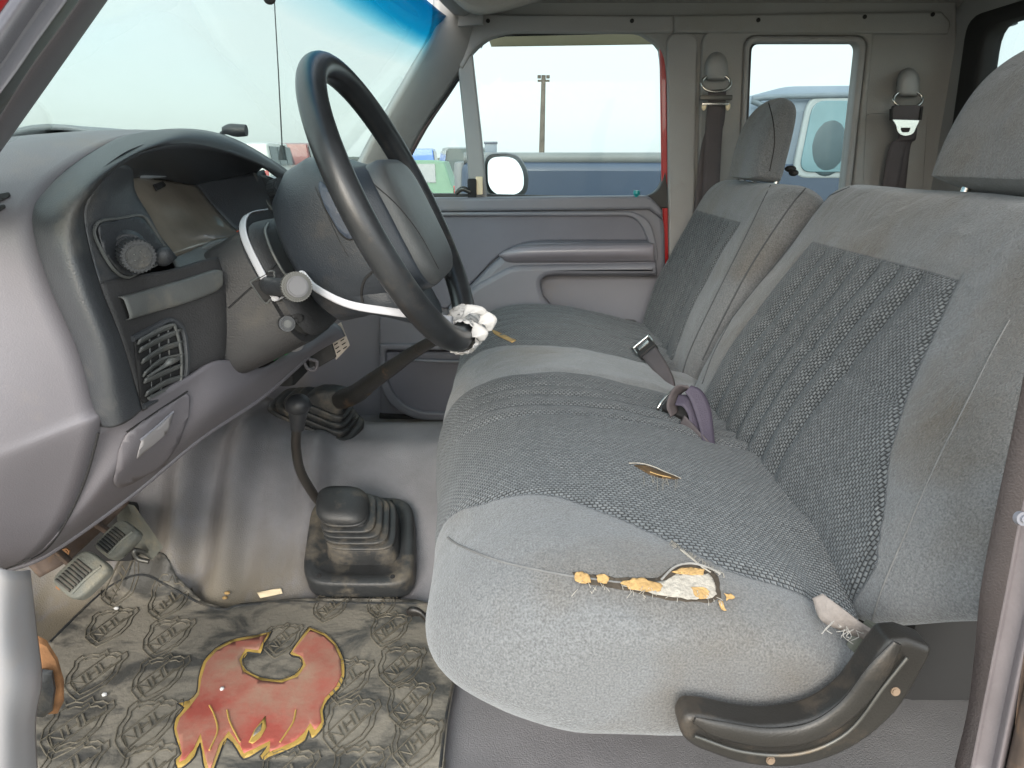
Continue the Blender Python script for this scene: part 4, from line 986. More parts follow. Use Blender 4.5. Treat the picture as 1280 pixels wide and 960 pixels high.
def headrest(cx, cz, y0, y1, th, hh, lean, m, parent):
    L = V(math.sin(R(lean)), 0, math.cos(R(lean))); Fv = V(-math.cos(R(lean)), 0, math.sin(R(lean)))
    pr = [(-.5, .42), (-.46, .50), (-.15, .53), (.15, .46), (.36, .28), (.48, .02), (.49, -.20), (.42, -.40), (.2, -.48), (-.2, -.50), (-.44, -.49), (-.5, -.40), (-.51, 0)]
    q = spl([V(a * hh, 0, b * th) for a, b in pr], 6, True); ss = []; N = 44
    for i in range(N + 1):
        t = math.sin((-1 + 2 * i / N) * math.pi / 2); y = (y0 + y1) / 2 + (y1 - y0) / 2 * t
        a = abs(t); k = (1 - a ** 6.5) ** (1 / 2.8) if a < 1 else 0
        arch = 1 - .13 * a ** 2.8
        ss.append([V(cx, y, cz) + L * (-.5 * hh + (p.x + .5 * hh) * arch * (.72 + .28 * k) + (1 - k) * .018) + Fv * p.z * max(.30, k) for p in q])
    o = loft('headrest', ss, m, parent); me = o.data
    at = me.attributes.new('sd', 'FLOAT', 'POINT')
    for i in range(len(me.vertices)): at.data[i].value = -1
    uvl = me.uv_layers.new(name='UVMap')
    for p in me.polygons:
        for l in p.loop_indices: c = me.vertices[me.loops[l].vertex_index].co; uvl.data[l].uv = (c.z, c.y)
    return o
h1 = headrest(.634, .795, .735, 1.02, .115, .195, 18, FAB, seat)
h2 = headrest(.528, .781, 1.50, 1.69, .068, .165, 9, FAB, seat)
for y in (1.52, 1.66): tube('headrest_post', [V(.545, y, .75), V(.535, y, .68)], .006, M['steel'], h2)
for y in (.82, .97): tube('headrest_post', [V(.60, y, .74), V(.585, y, .68)], .006, M['steel'], h1)
seam('headrest_piping', [(960, 126), (966, 150), (968, 180), (962, 214)], bvh(h2), .0012, M['slit'], h2)
HD = bvh(h2)
for (u, v, sx) in ((952, 214, .016), (968, 213, .012), (988, 211, .012), (992, 216, .010)):
    sphere('headrest_collar', P(u, v, 1.56), (sx, .012, .007), M['slit'], h2, sub=2)
# torn places: yellow foam and white backing
def lump(a, s, k): return lambda u, v: a * (.6 + .8 * noise.noise(Vector((u * s, v * s, k))))
def ragged(q, amp, sub=4, r_=3):
    random.seed(r_); o = []
    for i in range(len(q)):
        a_, b_ = Vector(q[i][:2]), Vector(q[(i + 1) % len(q)][:2])
        for k in range(sub): o.append(tuple(a_.lerp(b_, k / sub) + Vector((random.uniform(-amp, amp), random.uniform(-amp, amp)))))
    return o
TEAR_SHADE = mat('tear_shadow', (.05, .04, .03), .95, .3, 60, .5, 200)
drape('tear_shade', ragged([(716, 715), (742, 719), (768, 722), (800, 723), (822, 722), (842, 708), (866, 704), (888, 712), (898, 722), (902, 748), (888, 753), (858, 753), (824, 748), (788, 739), (748, 733), (720, 727)], 1.0), CT, TEAR_SHADE, seat, off=.0003, th=.0003, step=4)  # dark sheet painted as the shadow rim round the torn edges
tear = drape('torn_backing', ragged([(776, 732), (800, 736), (826, 729), (846, 719), (868, 716), (884, 718), (892, 724), (895, 745), (884, 749), (858, 749), (826, 744), (794, 737)], 1.3, 4, 5), CT, M['fray'], seat, off=.0007, th=.0006, step=3, disp=lump(.0024, .16, 1))
for n_f, pl in enumerate(([(718, 717), (727, 716), (736, 719), (738, 728), (728, 731), (719, 726)], [(746, 720), (756, 718), (761, 724), (758, 731), (748, 729)],
           [(774, 729), (790, 724), (806, 724), (816, 729), (828, 731), (826, 740), (808, 740), (786, 736)], [(840, 716), (856, 710), (880, 713), (878, 720), (858, 720)],
           [(864, 736), (878, 734), (888, 742), (880, 750), (868, 747)], [(904, 742), (914, 743), (918, 749), (908, 751)], [(896, 751), (903, 752), (907, 764), (900, 762)])):
    drape('exposed_foam', ragged(pl, 1.1, 3, n_f), CT, M['foam'], seat, off=.0010, th=.0006, step=2.2, disp=lump(.0030, .45, 3))
seam('frayed_edge', [(848, 684), (862, 696), (876, 708), (888, 716)], CT, .0009, M['fray'], seat, off=.0005)
seam('frayed_edge', [(826, 726), (842, 711), (862, 706), (884, 711), (900, 719)], CT, .0011, PALE, seat, off=.002)
seam('frayed_edge', [(850, 688), (864, 699), (880, 712)], CT, .0007, M['fray'], seat, off=.0010)
for k in range(70):
    t_ = random.random(); u = 838 + 66 * t_; v = 676 + 42 * t_ + random.uniform(-1, 1)
    h0 = hit(CT, u, v, .001); h1_ = hit(CT, u + random.uniform(-5, 2), v + random.uniform(2, 6), .0015)
    if h0 and h1_: tube('loose_thread', [h0, h1_], .00028, M['fray'], seat, seg=4, n=1)
for k in range(40):
    u = random.uniform(722, 900); v = 729 + random.uniform(-3, 10) + (u - 720) * .08
    h0 = hit(CT, u, v, .002); h1_ = hit(CT, u + random.uniform(-8, 8), v + random.uniform(3, 9), .003)
    if h0 and h1_: tube('loose_thread', [h0, (h0 + h1_) / 2 + V(0, -.001, .001), h1_], .00026, M['fray'], seat, seg=5, n=3)
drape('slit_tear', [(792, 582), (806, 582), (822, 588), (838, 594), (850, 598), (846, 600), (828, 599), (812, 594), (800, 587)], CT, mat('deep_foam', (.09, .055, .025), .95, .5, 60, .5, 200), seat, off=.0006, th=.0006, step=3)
seam('slit_lip', [(786, 580), (800, 580), (816, 584), (832, 591), (851, 599)], CT, .0007, M['fray'], seat, off=.001)
seam('slit_foam', [(812, 591), (824, 595), (838, 598)], CT, .0014, M['foam'], seat, off=.0005)
for k in range(14):
    u = random.uniform(800, 850); v = 594 + (u - 800) * .12
    h0 = hit(CT, u, v, .001); h1_ = hit(CT, u + random.uniform(-2, 4), v + random.uniform(5, 18), .001)
    if h0 and h1_: tube('loose_thread', [h0, h1_], .00024, M['fray'], seat, seg=5, n=2)
drape('worn_patch', [(614, 412, 2), (622, 415), (646, 426, 2), (640, 429), (618, 418)], CT, M['foam'], seat, off=.0008, th=.001, step=3, disp=lump(.001, .3, 4))
# frame metal and the moulded hinge cover on the near side
YH = .50
hc = plate('hinge_cover', [[(850, 908, 12), (858, 895, 8), (882, 896, 10), (950, 911, 30), (1016, 904, 30), (1062, 875, 30), (1100, 817, 10), (1113, 802, 6), (1136, 800), (1168, 811, 8), (1164, 824), (1128, 890, 40), (1072, 938, 40), (1000, 964, 40), (930, 960, 40), (866, 936, 14), (852, 922, 10)]], YH - .012, .028, M['rustseat'], seat, bev=.006, res=4)
tube('cover_rib', [P(868, 900, YH - .014), P(900, 912, YH - .015), (P(960, 922, YH - .015)), P(1016, 914, YH - .015), P(1062, 884, YH - .015), P(1098, 838, YH - .015), P(1122, 804, YH - .014)], [.003, .008, .0095, .0095, .0095, .0095, .004], M['rustseat'], hc, flat=.4, up=V(0, 1, 0), seg=16)
tube('cover_ridge', [P(868, 920, YH - .015), P(930, 940, YH - .016), P(1000, 942, YH - .016), P(1060, 915, YH - .016), P(1105, 858, YH - .016), P(1134, 822, YH - .016)], .0016, M['darksteel'], hc)
for u, v in ((963, 950), (1119, 864)): cyl('cover_screw', P(u, v, YH - .0125), (0, -1, .2), .0038, .004, mat('screw_brass', (.16, .115, .08), .5, .3, 60), hc, bev=.001, seg=14)
tube('hinge_arm', [P(950, 890, YH + .06), P(1000, 885, YH + .05), P(1040, 860, YH + .05), P(1075, 815, YH + .05), P(1100, 785, YH + .05)], .016, mat('olive_metal', (.075, .08, .065), .5, .2, 12), seat, flat=.4, up=V(0, 1, 0))
box('backrest_shade_box', (.49, 1.18, .27), (.17, 1.12, .15), M['dark'], seat, bev=.015)  # black box added to stand for the shadow below and behind the backrest
box('seat_riser', (.20, 1.30, .09), (.34, .80, .17), M['dark'], seat, bev=.02)
# frayed trim where cushion meets back
strap('frayed_flap', [P(1022, 745, .56), P(1040, 768, .545), P(1062, 782, .54), P(1090, 796, .54)], [V(.7, -.2, .6)] * 4, [.010, .022, .018, .012], mat('flap_cloth', (.20, .18, .17), .9, .2, 40, .5, 300), seat, th=.002)
for k in range(12):
    u = random.uniform(1036, 1075); v = 774 + (u - 1036) * .45 + random.uniform(-2, 6)
    a = P(u, v, .535); b = a + V(random.uniform(-.014, .010), random.uniform(-.006, .0), random.uniform(-.012, .002))
    tube('loose_thread', [a, (a + b) / 2 + V(random.uniform(-.005, .005), 0, random.uniform(-.003, .003)), b], .0004, PALE, seat, seg=5, n=3)

# ------------------------------------------------------------------ floor mat with its marks
def zpoly(pts, zz, r=None): return [[PZ(q.x, q.y, zz).x, PZ(q.x, q.y, zz).y] for q in [Vector(a[:2]) for a in rnd(pts, r=r)]]
ZM = .016
def mat_material():
    m = mat('mat_rubber', (.042, .044, .045), .62, .3, 12, .5, 160)
    t = m.node_tree; N = t.nodes; Lk = t.links; b = N['Principled BSDF']; src = b.inputs['Base Color'].links[0].from_socket
    co = N.new('ShaderNodeTexCoord')
    n = N.new('ShaderNodeTexNoise'); n.inputs['Scale'].default_value = 8; n.inputs['Detail'].default_value = 9; n.inputs['Roughness'].default_value = .62; n.inputs['Distortion'].default_value = .6
    mpn = N.new('ShaderNodeMapping'); mpn.inputs['Rotation'].default_value = (0, 0, .6); mpn.inputs['Scale'].default_value = (1, 1.7, 1)
    Lk.new(co.outputs['Object'], mpn.inputs[0]); Lk.new(mpn.outputs[0], n.inputs[0])
    rp = N.new('ShaderNodeValToRGB'); Lk.new(n.outputs['Fac'], rp.inputs[0]); e = rp.color_ramp.elements
    e[0].position = .41; e[0].color = (0.14, 0.14, 0.14, 1); e[1].position = .525; e[1].color = (.88, .88, .88, 1)
    mi = N.new('ShaderNodeMixRGB'); Lk.new(rp.outputs[0], mi.inputs[0]); Lk.new(src, mi.inputs[1]); mi.inputs[2].default_value = (.235, .213, .175, 1); Lk.new(mi.outputs[0], b.inputs['Base Color'])
    r = N.new('ShaderNodeMapRange'); r.inputs[3].default_value = .45; r.inputs[4].default_value = .9; Lk.new(rp.outputs[0], r.inputs[0]); Lk.new(r.outputs[0], b.inputs['Roughness'])
    return m
fm = thing('floor_mat', PZ(300, 860, .01), 'muddy black rubber floor mat stamped with shields and a big red flaming letter C', 'floor mat')
MM = mat_material()
outl = [(20, 1040), (40, 870), (62, 800, 6), (120, 744, 8), (152, 722, 10), (182, 716, 12), (214, 732, 10), (256, 754, 6), (282, 759), (300, 754), (365, 750, 6), (440, 751), (520, 752), (545, 757, 8), (566, 800, 10), (572, 832), (560, 900), (545, 1040)]
op = [Vector(a) for a in zpoly(outl, ZM)]
xs = [p.x for p in op]; ys_ = [p.y for p in op]; n_ = len(op)
def inpoly(x, y, poly):
    c = False; j = len(poly) - 1
    for i in range(len(poly)):
        a, b = poly[i], poly[j]
        if (a[1] > y) != (b[1] > y) and x < (b[0] - a[0]) * (y - a[1]) / (b[1] - a[1]) + a[0]: c = not c
        j = i
    return c
pts = list(op); st = .011; yy = min(ys_) + st / 2
while yy < max(ys_):
    xx = min(xs) + st / 2
    while xx < max(xs):
        if inpoly(xx, yy, op): pts.append(Vector((xx, yy)))
        xx += st
    yy += st
rr = delaunay_2d_cdt(pts, [(i, (i + 1) % n_) for i in range(n_)], [], 1, 1e-5)
def mat_z(x, y): return max(ZM + .0035 * nz3(x, y, 2, 5) + .006 * sst(1.04, 1.10, y) * (1 + nz3(x, y, 5, 18)), floor_z(x, y) + .006)
matb = link('mat_body', mesh_from('mat_body', [V(v.x, v.y, mat_z(v.x, v.y)) for v in rr[0]], [tuple(f) for f in rr[2]]), MM, fm)
if matb.data.polygons[0].normal.z < 0: matb.data.flip_normals()
md = matb.modifiers.new('s', 'SOLIDIFY'); md.thickness = .005; md.offset = -1
MT = bvh(matb)
seam('mat_rim', [(62, 803), (120, 747), (152, 725), (182, 719), (214, 735), (256, 757), (282, 762), (300, 757), (365, 753), (440, 754), (520, 755), (544, 760), (564, 802), (569, 832), (557, 900), (550, 960)], MT, .0022, M['rubber'], matb, off=.0)
# the flaming C
YEL = mat('mat_yellow', (.44, .29, .075), .6, .12, 20, .2, 160, (.28, .23, .15), .35, 12)
REDM = mat('mat_red', (.36, .085, .065), .6, .2, 9, .2, 160, (.34, .23, .165), .62, 7)
flame = [(386, 784), (406, 792), (421, 806), (430, 826), (431, 846), (424, 862), (410, 876), (404, 890), (406, 906), (396, 920), (389, 924), (386, 914), (382, 926), (370, 934), (352, 942), (336, 948), (330, 952), (325, 946), (334, 934), (318, 944), (304, 950), (296, 938), (284, 924), (276, 940), (268, 962), (262, 974), (254, 956), (250, 930), (244, 946), (232, 958), (222, 962), (219, 950), (226, 944), (221, 928), (217, 912), (220, 898), (230, 886), (222, 880), (236, 876), (246, 866), (248, 848), (254, 828), (268, 812), (290, 800), (322, 794), (340, 790), (330, 806), (326, 818), (310, 816), (303, 826), (308, 838), (326, 847), (350, 850), (368, 844), (378, 832), (374, 822), (362, 818)]
fin = lambda q, c, k: [(c[0] + (a[0] - c[0]) * k, c[1] + (a[1] - c[1]) * k) for a in q]
def smooth_px(q, n=3):
    s_ = spl([V(a[0], a[1], 0) for a in q], n, True); return [(a.x, a.y) for a in s_]
def inset_px(q, d):
    o = []; m = len(q)
    ar = sum(q[i][0] * q[(i + 1) % m][1] - q[(i + 1) % m][0] * q[i][1] for i in range(m))
    sg = 1 if ar > 0 else -1
    for i in range(m):
        a = Vector(q[i - 1]); b = Vector(q[i]); c = Vector(q[(i + 1) % m])
        n1 = Vector((-(b - a).y, (b - a).x)).normalized() * sg; n2 = Vector((-(c - b).y, (c - b).x)).normalized() * sg
        nn = (n1 + n2); l_ = nn.length
        nn = nn.normalized() if l_ > 1e-6 else n1
        o.append(tuple(b + nn * d * min(1.6, 1 / max(.5, nn.dot(n1)))))
    return o
emb = drape('flame_emblem', flame, MT, YEL, fm, off=.0005, th=.0010, step=6)
red_in = [(388, 789), (405, 796), (418, 808), (426, 827), (427, 845), (420, 860), (406, 874), (400, 890), (402, 904), (394, 914), (388, 905), (380, 917), (368, 928), (350, 936), (337, 941), (338, 927), (318, 937), (305, 943), (300, 933), (286, 915), (274, 932), (267, 954), (262, 965), (257, 948), (251, 918), (242, 938), (231, 951), (224, 954), (228, 944), (225, 928), (221, 912), (225, 899), (237, 886), (249, 870), (252, 850), (258, 830), (271, 815), (292, 804), (322, 798), (334, 794), (327, 806), (323, 814), (307, 812), (299, 826), (304, 841), (326, 852), (352, 855), (372, 848), (383, 833), (378, 822), (366, 816)]
redo = drape('flame_fill', red_in, MT, REDM, emb, off=.0017, th=.0008, step=6)
drape('flame_tongue', [(311, 930), (318, 915), (332, 897), (333, 912), (326, 924), (316, 932)], MT, YEL, emb, off=.0027, th=.0006, step=5)
drape('flame_gap', [(316, 924), (320, 914), (328, 906), (326, 916)], MT, MM, emb, off=.0034, th=.0005, step=4)
for q in ([(262, 940), (272, 916), (268, 896), (262, 884)], [(350, 930), (366, 906), (370, 890)], [(300, 930), (288, 906), (284, 890)]): seam('flame_line', q, MT, .0012, YEL, emb, off=.003)
ol = smooth_px(flame, 1); ol.append(ol[0])
seam('emblem_line', ol, MT, .0012, M['rubber'], emb, off=.0008, n=2)
# shields stamped in the mat, each one rotated as in the photo
RIDGE = mat('mat_ridge', (.11, .098, .075), .7, .35, 30, .3, 160)
SH = [(0, .50), (.10, .40), (.24, .42), (.36, .36), (.42, .42), (.50, .30), (.44, .16), (.46, -.04), (.36, -.26), (.16, -.42), (0, -.52), (-.16, -.42), (-.36, -.26), (-.46, -.04), (-.44, .16), (-.50, .30), (-.42, .42), (-.36, .36), (-.24, .42), (-.10, .40)]
def letters(ch):
    return {'N': [[(0, 0), (0, 1), (.7, 0), (.7, 1)]], 'H': [[(0, 0), (0, 1)], [(.7, 0), (.7, 1)], [(0, .5), (.7, .5)]], 'L': [[(0, 1), (0, 0), (.6, 0)]]}[ch]
def tri_tube(bm, pts, r, closed=False):
    m = len(pts); rings = []
    for i, p in enumerate(pts):
        a = pts[i - 1] if (i or closed) else p; b = pts[(i + 1) % m] if (i < m - 1 or closed) else p
        t = (b - a); t.z = 0; t = t.normalized() if t.length > 1e-9 else V(1, 0, 0); sdv = V(-t.y, t.x, 0)
        rings.append([bm.verts.new(p + sdv * r - V(0, 0, .0012)), bm.verts.new(p + V(0, 0, .0013) + sdv * r * .45), bm.verts.new(p + V(0, 0, .0013) - sdv * r * .45), bm.verts.new(p - sdv * r - V(0, 0, .0012))])
    for i in range(m if closed else m - 1):
        A, B = rings[i], rings[(i + 1) % m]
        for k in range(3): bm.faces.new((A[k], A[k + 1], B[k + 1], B[k]))
def shield(u, v, size, rot, parent):
    c = PZ(u, v, ZM); bm = bmesh.new(); ca, sa = math.cos(rot), math.sin(rot)
    def T(x, y):
        X = c.x + (x * ca - y * 1.45 * sa) * size; Y = c.y + (x * sa + y * 1.45 * ca) * size
        h = MT.ray_cast(V(X, Y, .3), V(0, 0, -1)); return V(X, Y, (h[0].z if h[0] else ZM) + .0004)
    for k in (1.0, .80):
        tri_tube(bm, [T(a * k, b * k) for a, b in SH], .0011 if k == 1 else .0008, True)
    bx_, by_ = math.cos(R(52)), math.sin(R(52))
    def TT(a, b): return T(a * bx_ - b * by_, a * by_ + b * bx_)
    for s_ in (-1, 1):
        tri_tube(bm, [TT(-.40, s_ * .16), TT(.40, s_ * .16)], .0010)
    for i, ch in enumerate('NHL'):
        for st_ in letters(ch):
            tri_tube(bm, [TT(-.33 + i * .235 + q[0] * .22 + q[1] * .03, -.11 + q[1] * .22) for q in st_], .0019)
    me = bpy.data.meshes.new('shield_emblem'); bm.to_mesh(me); bm.free()
    link('shield_emblem', me, RIDGE, parent, smooth=False)
for (u, v, s_, r_) in ((152, 738, .082, .55), (136, 782, .086, .45), (210, 754, .08, .4), (208, 796, .086, .3), (116, 842, .090, .4), (197, 846, .086, .25), (92, 908, .092, .3), (182, 906, .090, .2), (84, 962, .088, .3), (180, 966, .088, .2),
                       (352, 800, .07, .25)[:4], (412, 760, .07, .1), (486, 786, .075, -.1), (500, 832, .084, 0), (434, 848, .08, 0), (436, 904, .088, 0), (512, 880, .08, .1), (520, 930, .08, 0), (446, 968, .086, 0), (356, 972, .086, .1), (476, 758, .06, .1)):
    shield(u, v, s_ * .84, r_ * .5 - .05, fm)
for (u, v, a) in ((96, 640, 0),)[:0]: pass
# seat slide lever over the mat
lev = thing('seat_lever', P(530, 780, .90), 'black curved metal seat slide lever poking out at the lower front of the seat', 'lever')
tube('handle', [P(560, 812, .90), P(548, 800, .905), P(538, 782, .92), P(528, 768, .935), P(517, 764, .94), P(513, 768, .94)], [.006, .006, .006, .008, .011, .008], M['rustseat'], lev, flat=.6, seg=14)
# debris
crumbs = [(283, 745, 'cream'), (348, 738, 'cream'), (232, 768, 'trim'), (150, 762, 'white'), (130, 870, 'white')]
for i, (u, v, mm) in enumerate(((284, 742, 'foam'), (281, 748, 'foam'), (146, 762, 'paper'), (131, 870, 'paper'), (278, 863, 'paper'))):
    h = hit(bvh(matb, floor), u, v, .003)
    o = sphere('crumb', h, (.006 - .0006 * i, .004, .003), M[mm], sub=1)
    tag(o, ['yellow crumb at the mat edge between the carpet folds', 'lower yellow crumb touching the mat edge below the folds', 'white crumb on the mat below the brake pedal', 'white crumb on the mat left of the flames', 'tiny white crumb lying on the red flames'][i], 'debris', 'crumbs on the floor')
lt = bvh(floor)
tp = drape('label_strip', [(322, 742), (352, 736, 2), (354, 743), (326, 749)], lt, M['cream'], None, off=.003, th=.001, step=5)
tag(tp, 'torn cream paper strip on the floor edge left of the black shift boot', 'paper strip')

# ------------------------------------------------------------------ transfer lever with its boot, then the gear lever
def boot_loft(parent, rings, m, name='boot'):
    secs = []
    for pts in rings: secs.append(spl(pts, 6, True))
    return loft(name, secs, m, parent)
tr_ = thing('transfer_lever', P(450, 690, 1.15), 'short black bent lever with ball knob on a square dusty rubber boot, nearest the mat', 'lever')
def quadr(c, hx, hy, ux, uy, n, off):
    cc = Vector(c) + n * off; o = []
    for a, b in se(hx, hy, 40, 5): o.append(cc + ux * a + uy * b)
    return o
pc0 = (P(447, 690, 1.125) + P(450, 672, 1.165)) / 2
ux = V(1, -.02, 0).normalized(); uy = (P(455, 622, 1.262) - P(447, 738, 1.070)).normalized(); nn = ux.cross(uy)
if nn.z < 0: nn = -nn
bc = (P(455, 624, 1.255) + P(447, 737, 1.072)) / 2
hy = (P(455, 624, 1.255) - P(447, 737, 1.072)).length / 2; hx = .098
bs = []
for off, k in ((-.03, 1.0), (.004, 1.0), (.009, .985), (.0115, .95), (.0105, .80), (.004, .74)): bs.append(quadr(bc, hx * k, hy * k, ux, uy, nn, off))
base_p = loft('base_plate', bs, M['rubber'], tr_)
bk = bc + uy * .008 + ux * .006
rg = []
Zv = V(0, -.25, 1).normalized()
bl = [(.0, .74, 0, 0), (.036, .70, 0, 0), (.040, .66, 0, .0), (.038, .60, 0, 0)]
for n_b in range(5):
    h_ = .039 + n_b * .0078; k_ = .70 - .052 * n_b; sh_ = .0065 * n_b
    bl += [(h_, k_ - .02, -sh_, .002 * n_b), (h_ + .002, k_, -sh_, .002 * n_b), (h_ + .0046, k_ - .005, -sh_, .002 * n_b), (h_ + .0057, k_ - .03, -sh_, .002 * n_b), (h_ + .0053, k_ - .11, -sh_, .002 * n_b), (h_ + .0070, k_ - .11, -sh_, .002 * n_b)]
bl += [(.079, .50, -.028, .010), (.084, .49, -.030, .010), (.091, .43, -.034, .01), (.096, .27, -.044, .01), (.097, .08, -.050, .01)]
for i, (h, k, sx, sy) in enumerate(bl):
    cc = bk + ux * sx + uy * sy
    rg.append([cc + ux * a + uy * b + nn * h for a, b in se(hx * k * .92, hy * k * .84, 48, 4.5 if k > .5 else 3)])
loft('boot', rg, M['rubber'], tr_)
for a, b in ((-.68, -.82), (.62, -.82), (-.62, .86), (.55, .86)):
    cyl('plate_hole', bc + ux * a * hx + uy * b * hy + nn * .0115, nn, .0042, .002, M['slit'], base_p, bev=.0005, seg=14)
tube('stick', [P(406, 636, 1.20), P(392, 618, 1.19), P(376, 590, 1.17), P(370, 560, 1.16), P(371, 535, 1.155), P(372, 520, 1.152)], [.0085, .0085, .0085, .0085, .0085, .009], mat('stick_black', (.03, .028, .026), .32, .2, 20), tr_, seg=16)
tube('knob_neck', [P(372, 536, 1.152), P(372, 526, 1.15), P(372.5, 512, 1.15)], [.0115, .0135, .017], M['black'], tr_, seg=24)
kb = P(372.5, 506, 1.15)
ko = sphere('ball_knob', kb, (.0215, .0215, .019), M['black'], tr_, sub=4)
for j in range(4):
    a = kb + V(-.006 + j * .004, -.006, .0175); tube('knob_mark', [a + V(0, 0, -.0004), a + V(.002, .003, 0)], .0006, M['trim'], ko, seg=5, n=1)
gl = thing('gear_lever', P(400, 525, 1.45), 'long worn black gear lever slanting up under the steering wheel from a stepped rubber boot', 'gear lever')
quad = [P(322, 520, 1.43), P(438, 556, 1.40), P(456, 530, 1.50), P(366, 480, 1.56)]
ctr = sum(quad, V(0, 0, 0)) / 4; gx = ((quad[1] + quad[2]) / 2 - (quad[0] + quad[3]) / 2) / 2; gy = ((quad[2] + quad[3]) / 2 - (quad[0] + quad[1]) / 2) / 2
gn = gx.cross(gy).normalized()
if gn.z < 0: gn = -gn
rg = []
for h, k, s_ in ((-.03, 1.02, 0), (.006, 1.0, 0), (.010, .96, 0), (.008, .84, 0), (.018, .86, .0), (.021, .82, .02), (.020, .72, .03), (.030, .74, .05), (.033, .70, .06), (.032, .60, .08), (.044, .60, .12), (.047, .56, .13), (.046, .46, .16), (.060, .42, .22), (.075, .36, .32), (.088, .25, .46), (.096, .15, .55)):
    cc = ctr + gx * s_ + gn * h
    rg.append([cc + gx * a * k + gy * b * k for a, b in se(1, 1, 48, 5)])
loft('boot', rg, M['rubber'], gl)
tube('stick', [P(425, 500, 1.44), P(445, 492, 1.41), P(465, 477, 1.37), P(492, 458, 1.32), P(516, 441, 1.27), P(536, 429, 1.23), P(556, 419, 1.19)], [.021, .020, .017, .0145, .012, .0105, .0085], mat('worn_lever', (.028, .027, .026), .42, .3, 14, .2, 200, (.28, .18, .11), .25, 26), gl, seg=20)

# ------------------------------------------------------------------ pedals
def pedal(name, quadpx, Y, label, arm_pts, grooves=8):
    t = thing(name, P(*[sum(a[i] for a in quadpx) / len(quadpx) for i in (0, 1)], Y), label, 'pedal', 'foot pedals')
    Q = [P(u, v, Y + dy) for u, v, dy in quadpx]
    c = sum(Q, V(0, 0, 0)) / 4; ax_ = ((Q[1] + Q[2]) - (Q[0] + Q[3])) / 4; ay = ((Q[3] + Q[2]) - (Q[0] + Q[1])) / 4
    n = ax_.cross(ay).normalized()
    if n.dot(CAM - c) < 0: n = -n
    secs = []
    for off, k in ((-.016, .80), (-.014, .97), (-.004, 1.0), (.0, .97), (.001, .90)):
        secs.append([c + ax_ * a * k + ay * b * k + n * (off + .008) for a, b in se(1, 1, 40, 4.5)])
    pd = loft('pad', secs, M['pedal'], t)
    for i in range(grooves):
        a = -.60 + i * 1.05 / grooves
        tube('ridge', [c + ax_ * a * 1.25 + ay * b + n * .0098 for b in (-.70, 0, .36)], .0017, M['rubber'], pd, seg=8, n=2)
    tube('ridge', [c + ax_ * -.8 + ay * .52 + n * .0095, c + ay * .46 + n * .0095, c + ax_ * .80 + ay * .54 + n * .0095], .0022, M['pedal'], pd, seg=8)
    tube('arm', arm_pts, .011, M['rustp'], t, flat=.5, seg=12)
    return t
pedal('clutch_pedal', [(66, 728, 0), (112, 685, .02), (144, 712, -.0), (100, 755, -.03)], .80, 'nearest ribbed grey pedal, worn at its lower corner, hanging over the floor mat', [P(100, 715, .83), P(72, 690, .88), P(40, 668, .92), P(30, 620, .95)])
pedal('brake_pedal', [(117, 684, 0), (158, 648, .02), (178, 668, 0), (146, 704, -.03)], .93, 'middle ribbed grey pedal just beyond the nearest one', [P(148, 672, .96), P(120, 655, 1.0), P(95, 640, 1.04), P(60, 600, 1.06)])
acc = thing('accelerator_pedal', P(175, 660, 1.05), 'long flat grey green pedal leaning on the carpet, farthest of the pedals', 'pedal', 'foot pedals')
loft('pad', [[P(u, v, Y + d) for u, v, d in ((150, 628, .03), (168, 632, .0), (204, 684, -.02), (190, 700, -.02), (172, 690, 0), (146, 650, .02))] for Y in (1.045, 1.06)], M['pedal'], acc)
tube('linkage', [P(180, 690, 1.03), P(168, 688, 1.02), P(172, 698, 1.02), P(186, 702, 1.02)], .004, M['darksteel'], acc)
BRK = 1
br_ = thing('pedal_bracket', P(90, 680, .98), 'dark rusty pedal bracket with orange bolts in the gap under the dashboard', 'bracket')
patch('bracket', [[P(30, 700, .90), P(60, 676, .93), P(110, 640, 1.0), P(150, 608, 1.06)], [P(50, 722, .90), P(84, 702, .93), P(118, 672, 1.0), P(162, 628, 1.06)]], M['rustp'], br_, th=.01)
box('pedal_shade_box', P(92, 664, 1.12), (.22, .05, .095), M['dark'], br_, bev=.01)  # black box added behind the pedals to stand for the shaded gap
for u, v, Y in ((76, 732, .885), (82, 690, .93)):
    cyl('bolt', P(u, v, Y), V(.3, -1, .4), .006, .01, M['rust'], br_, bev=.002, seg=6)

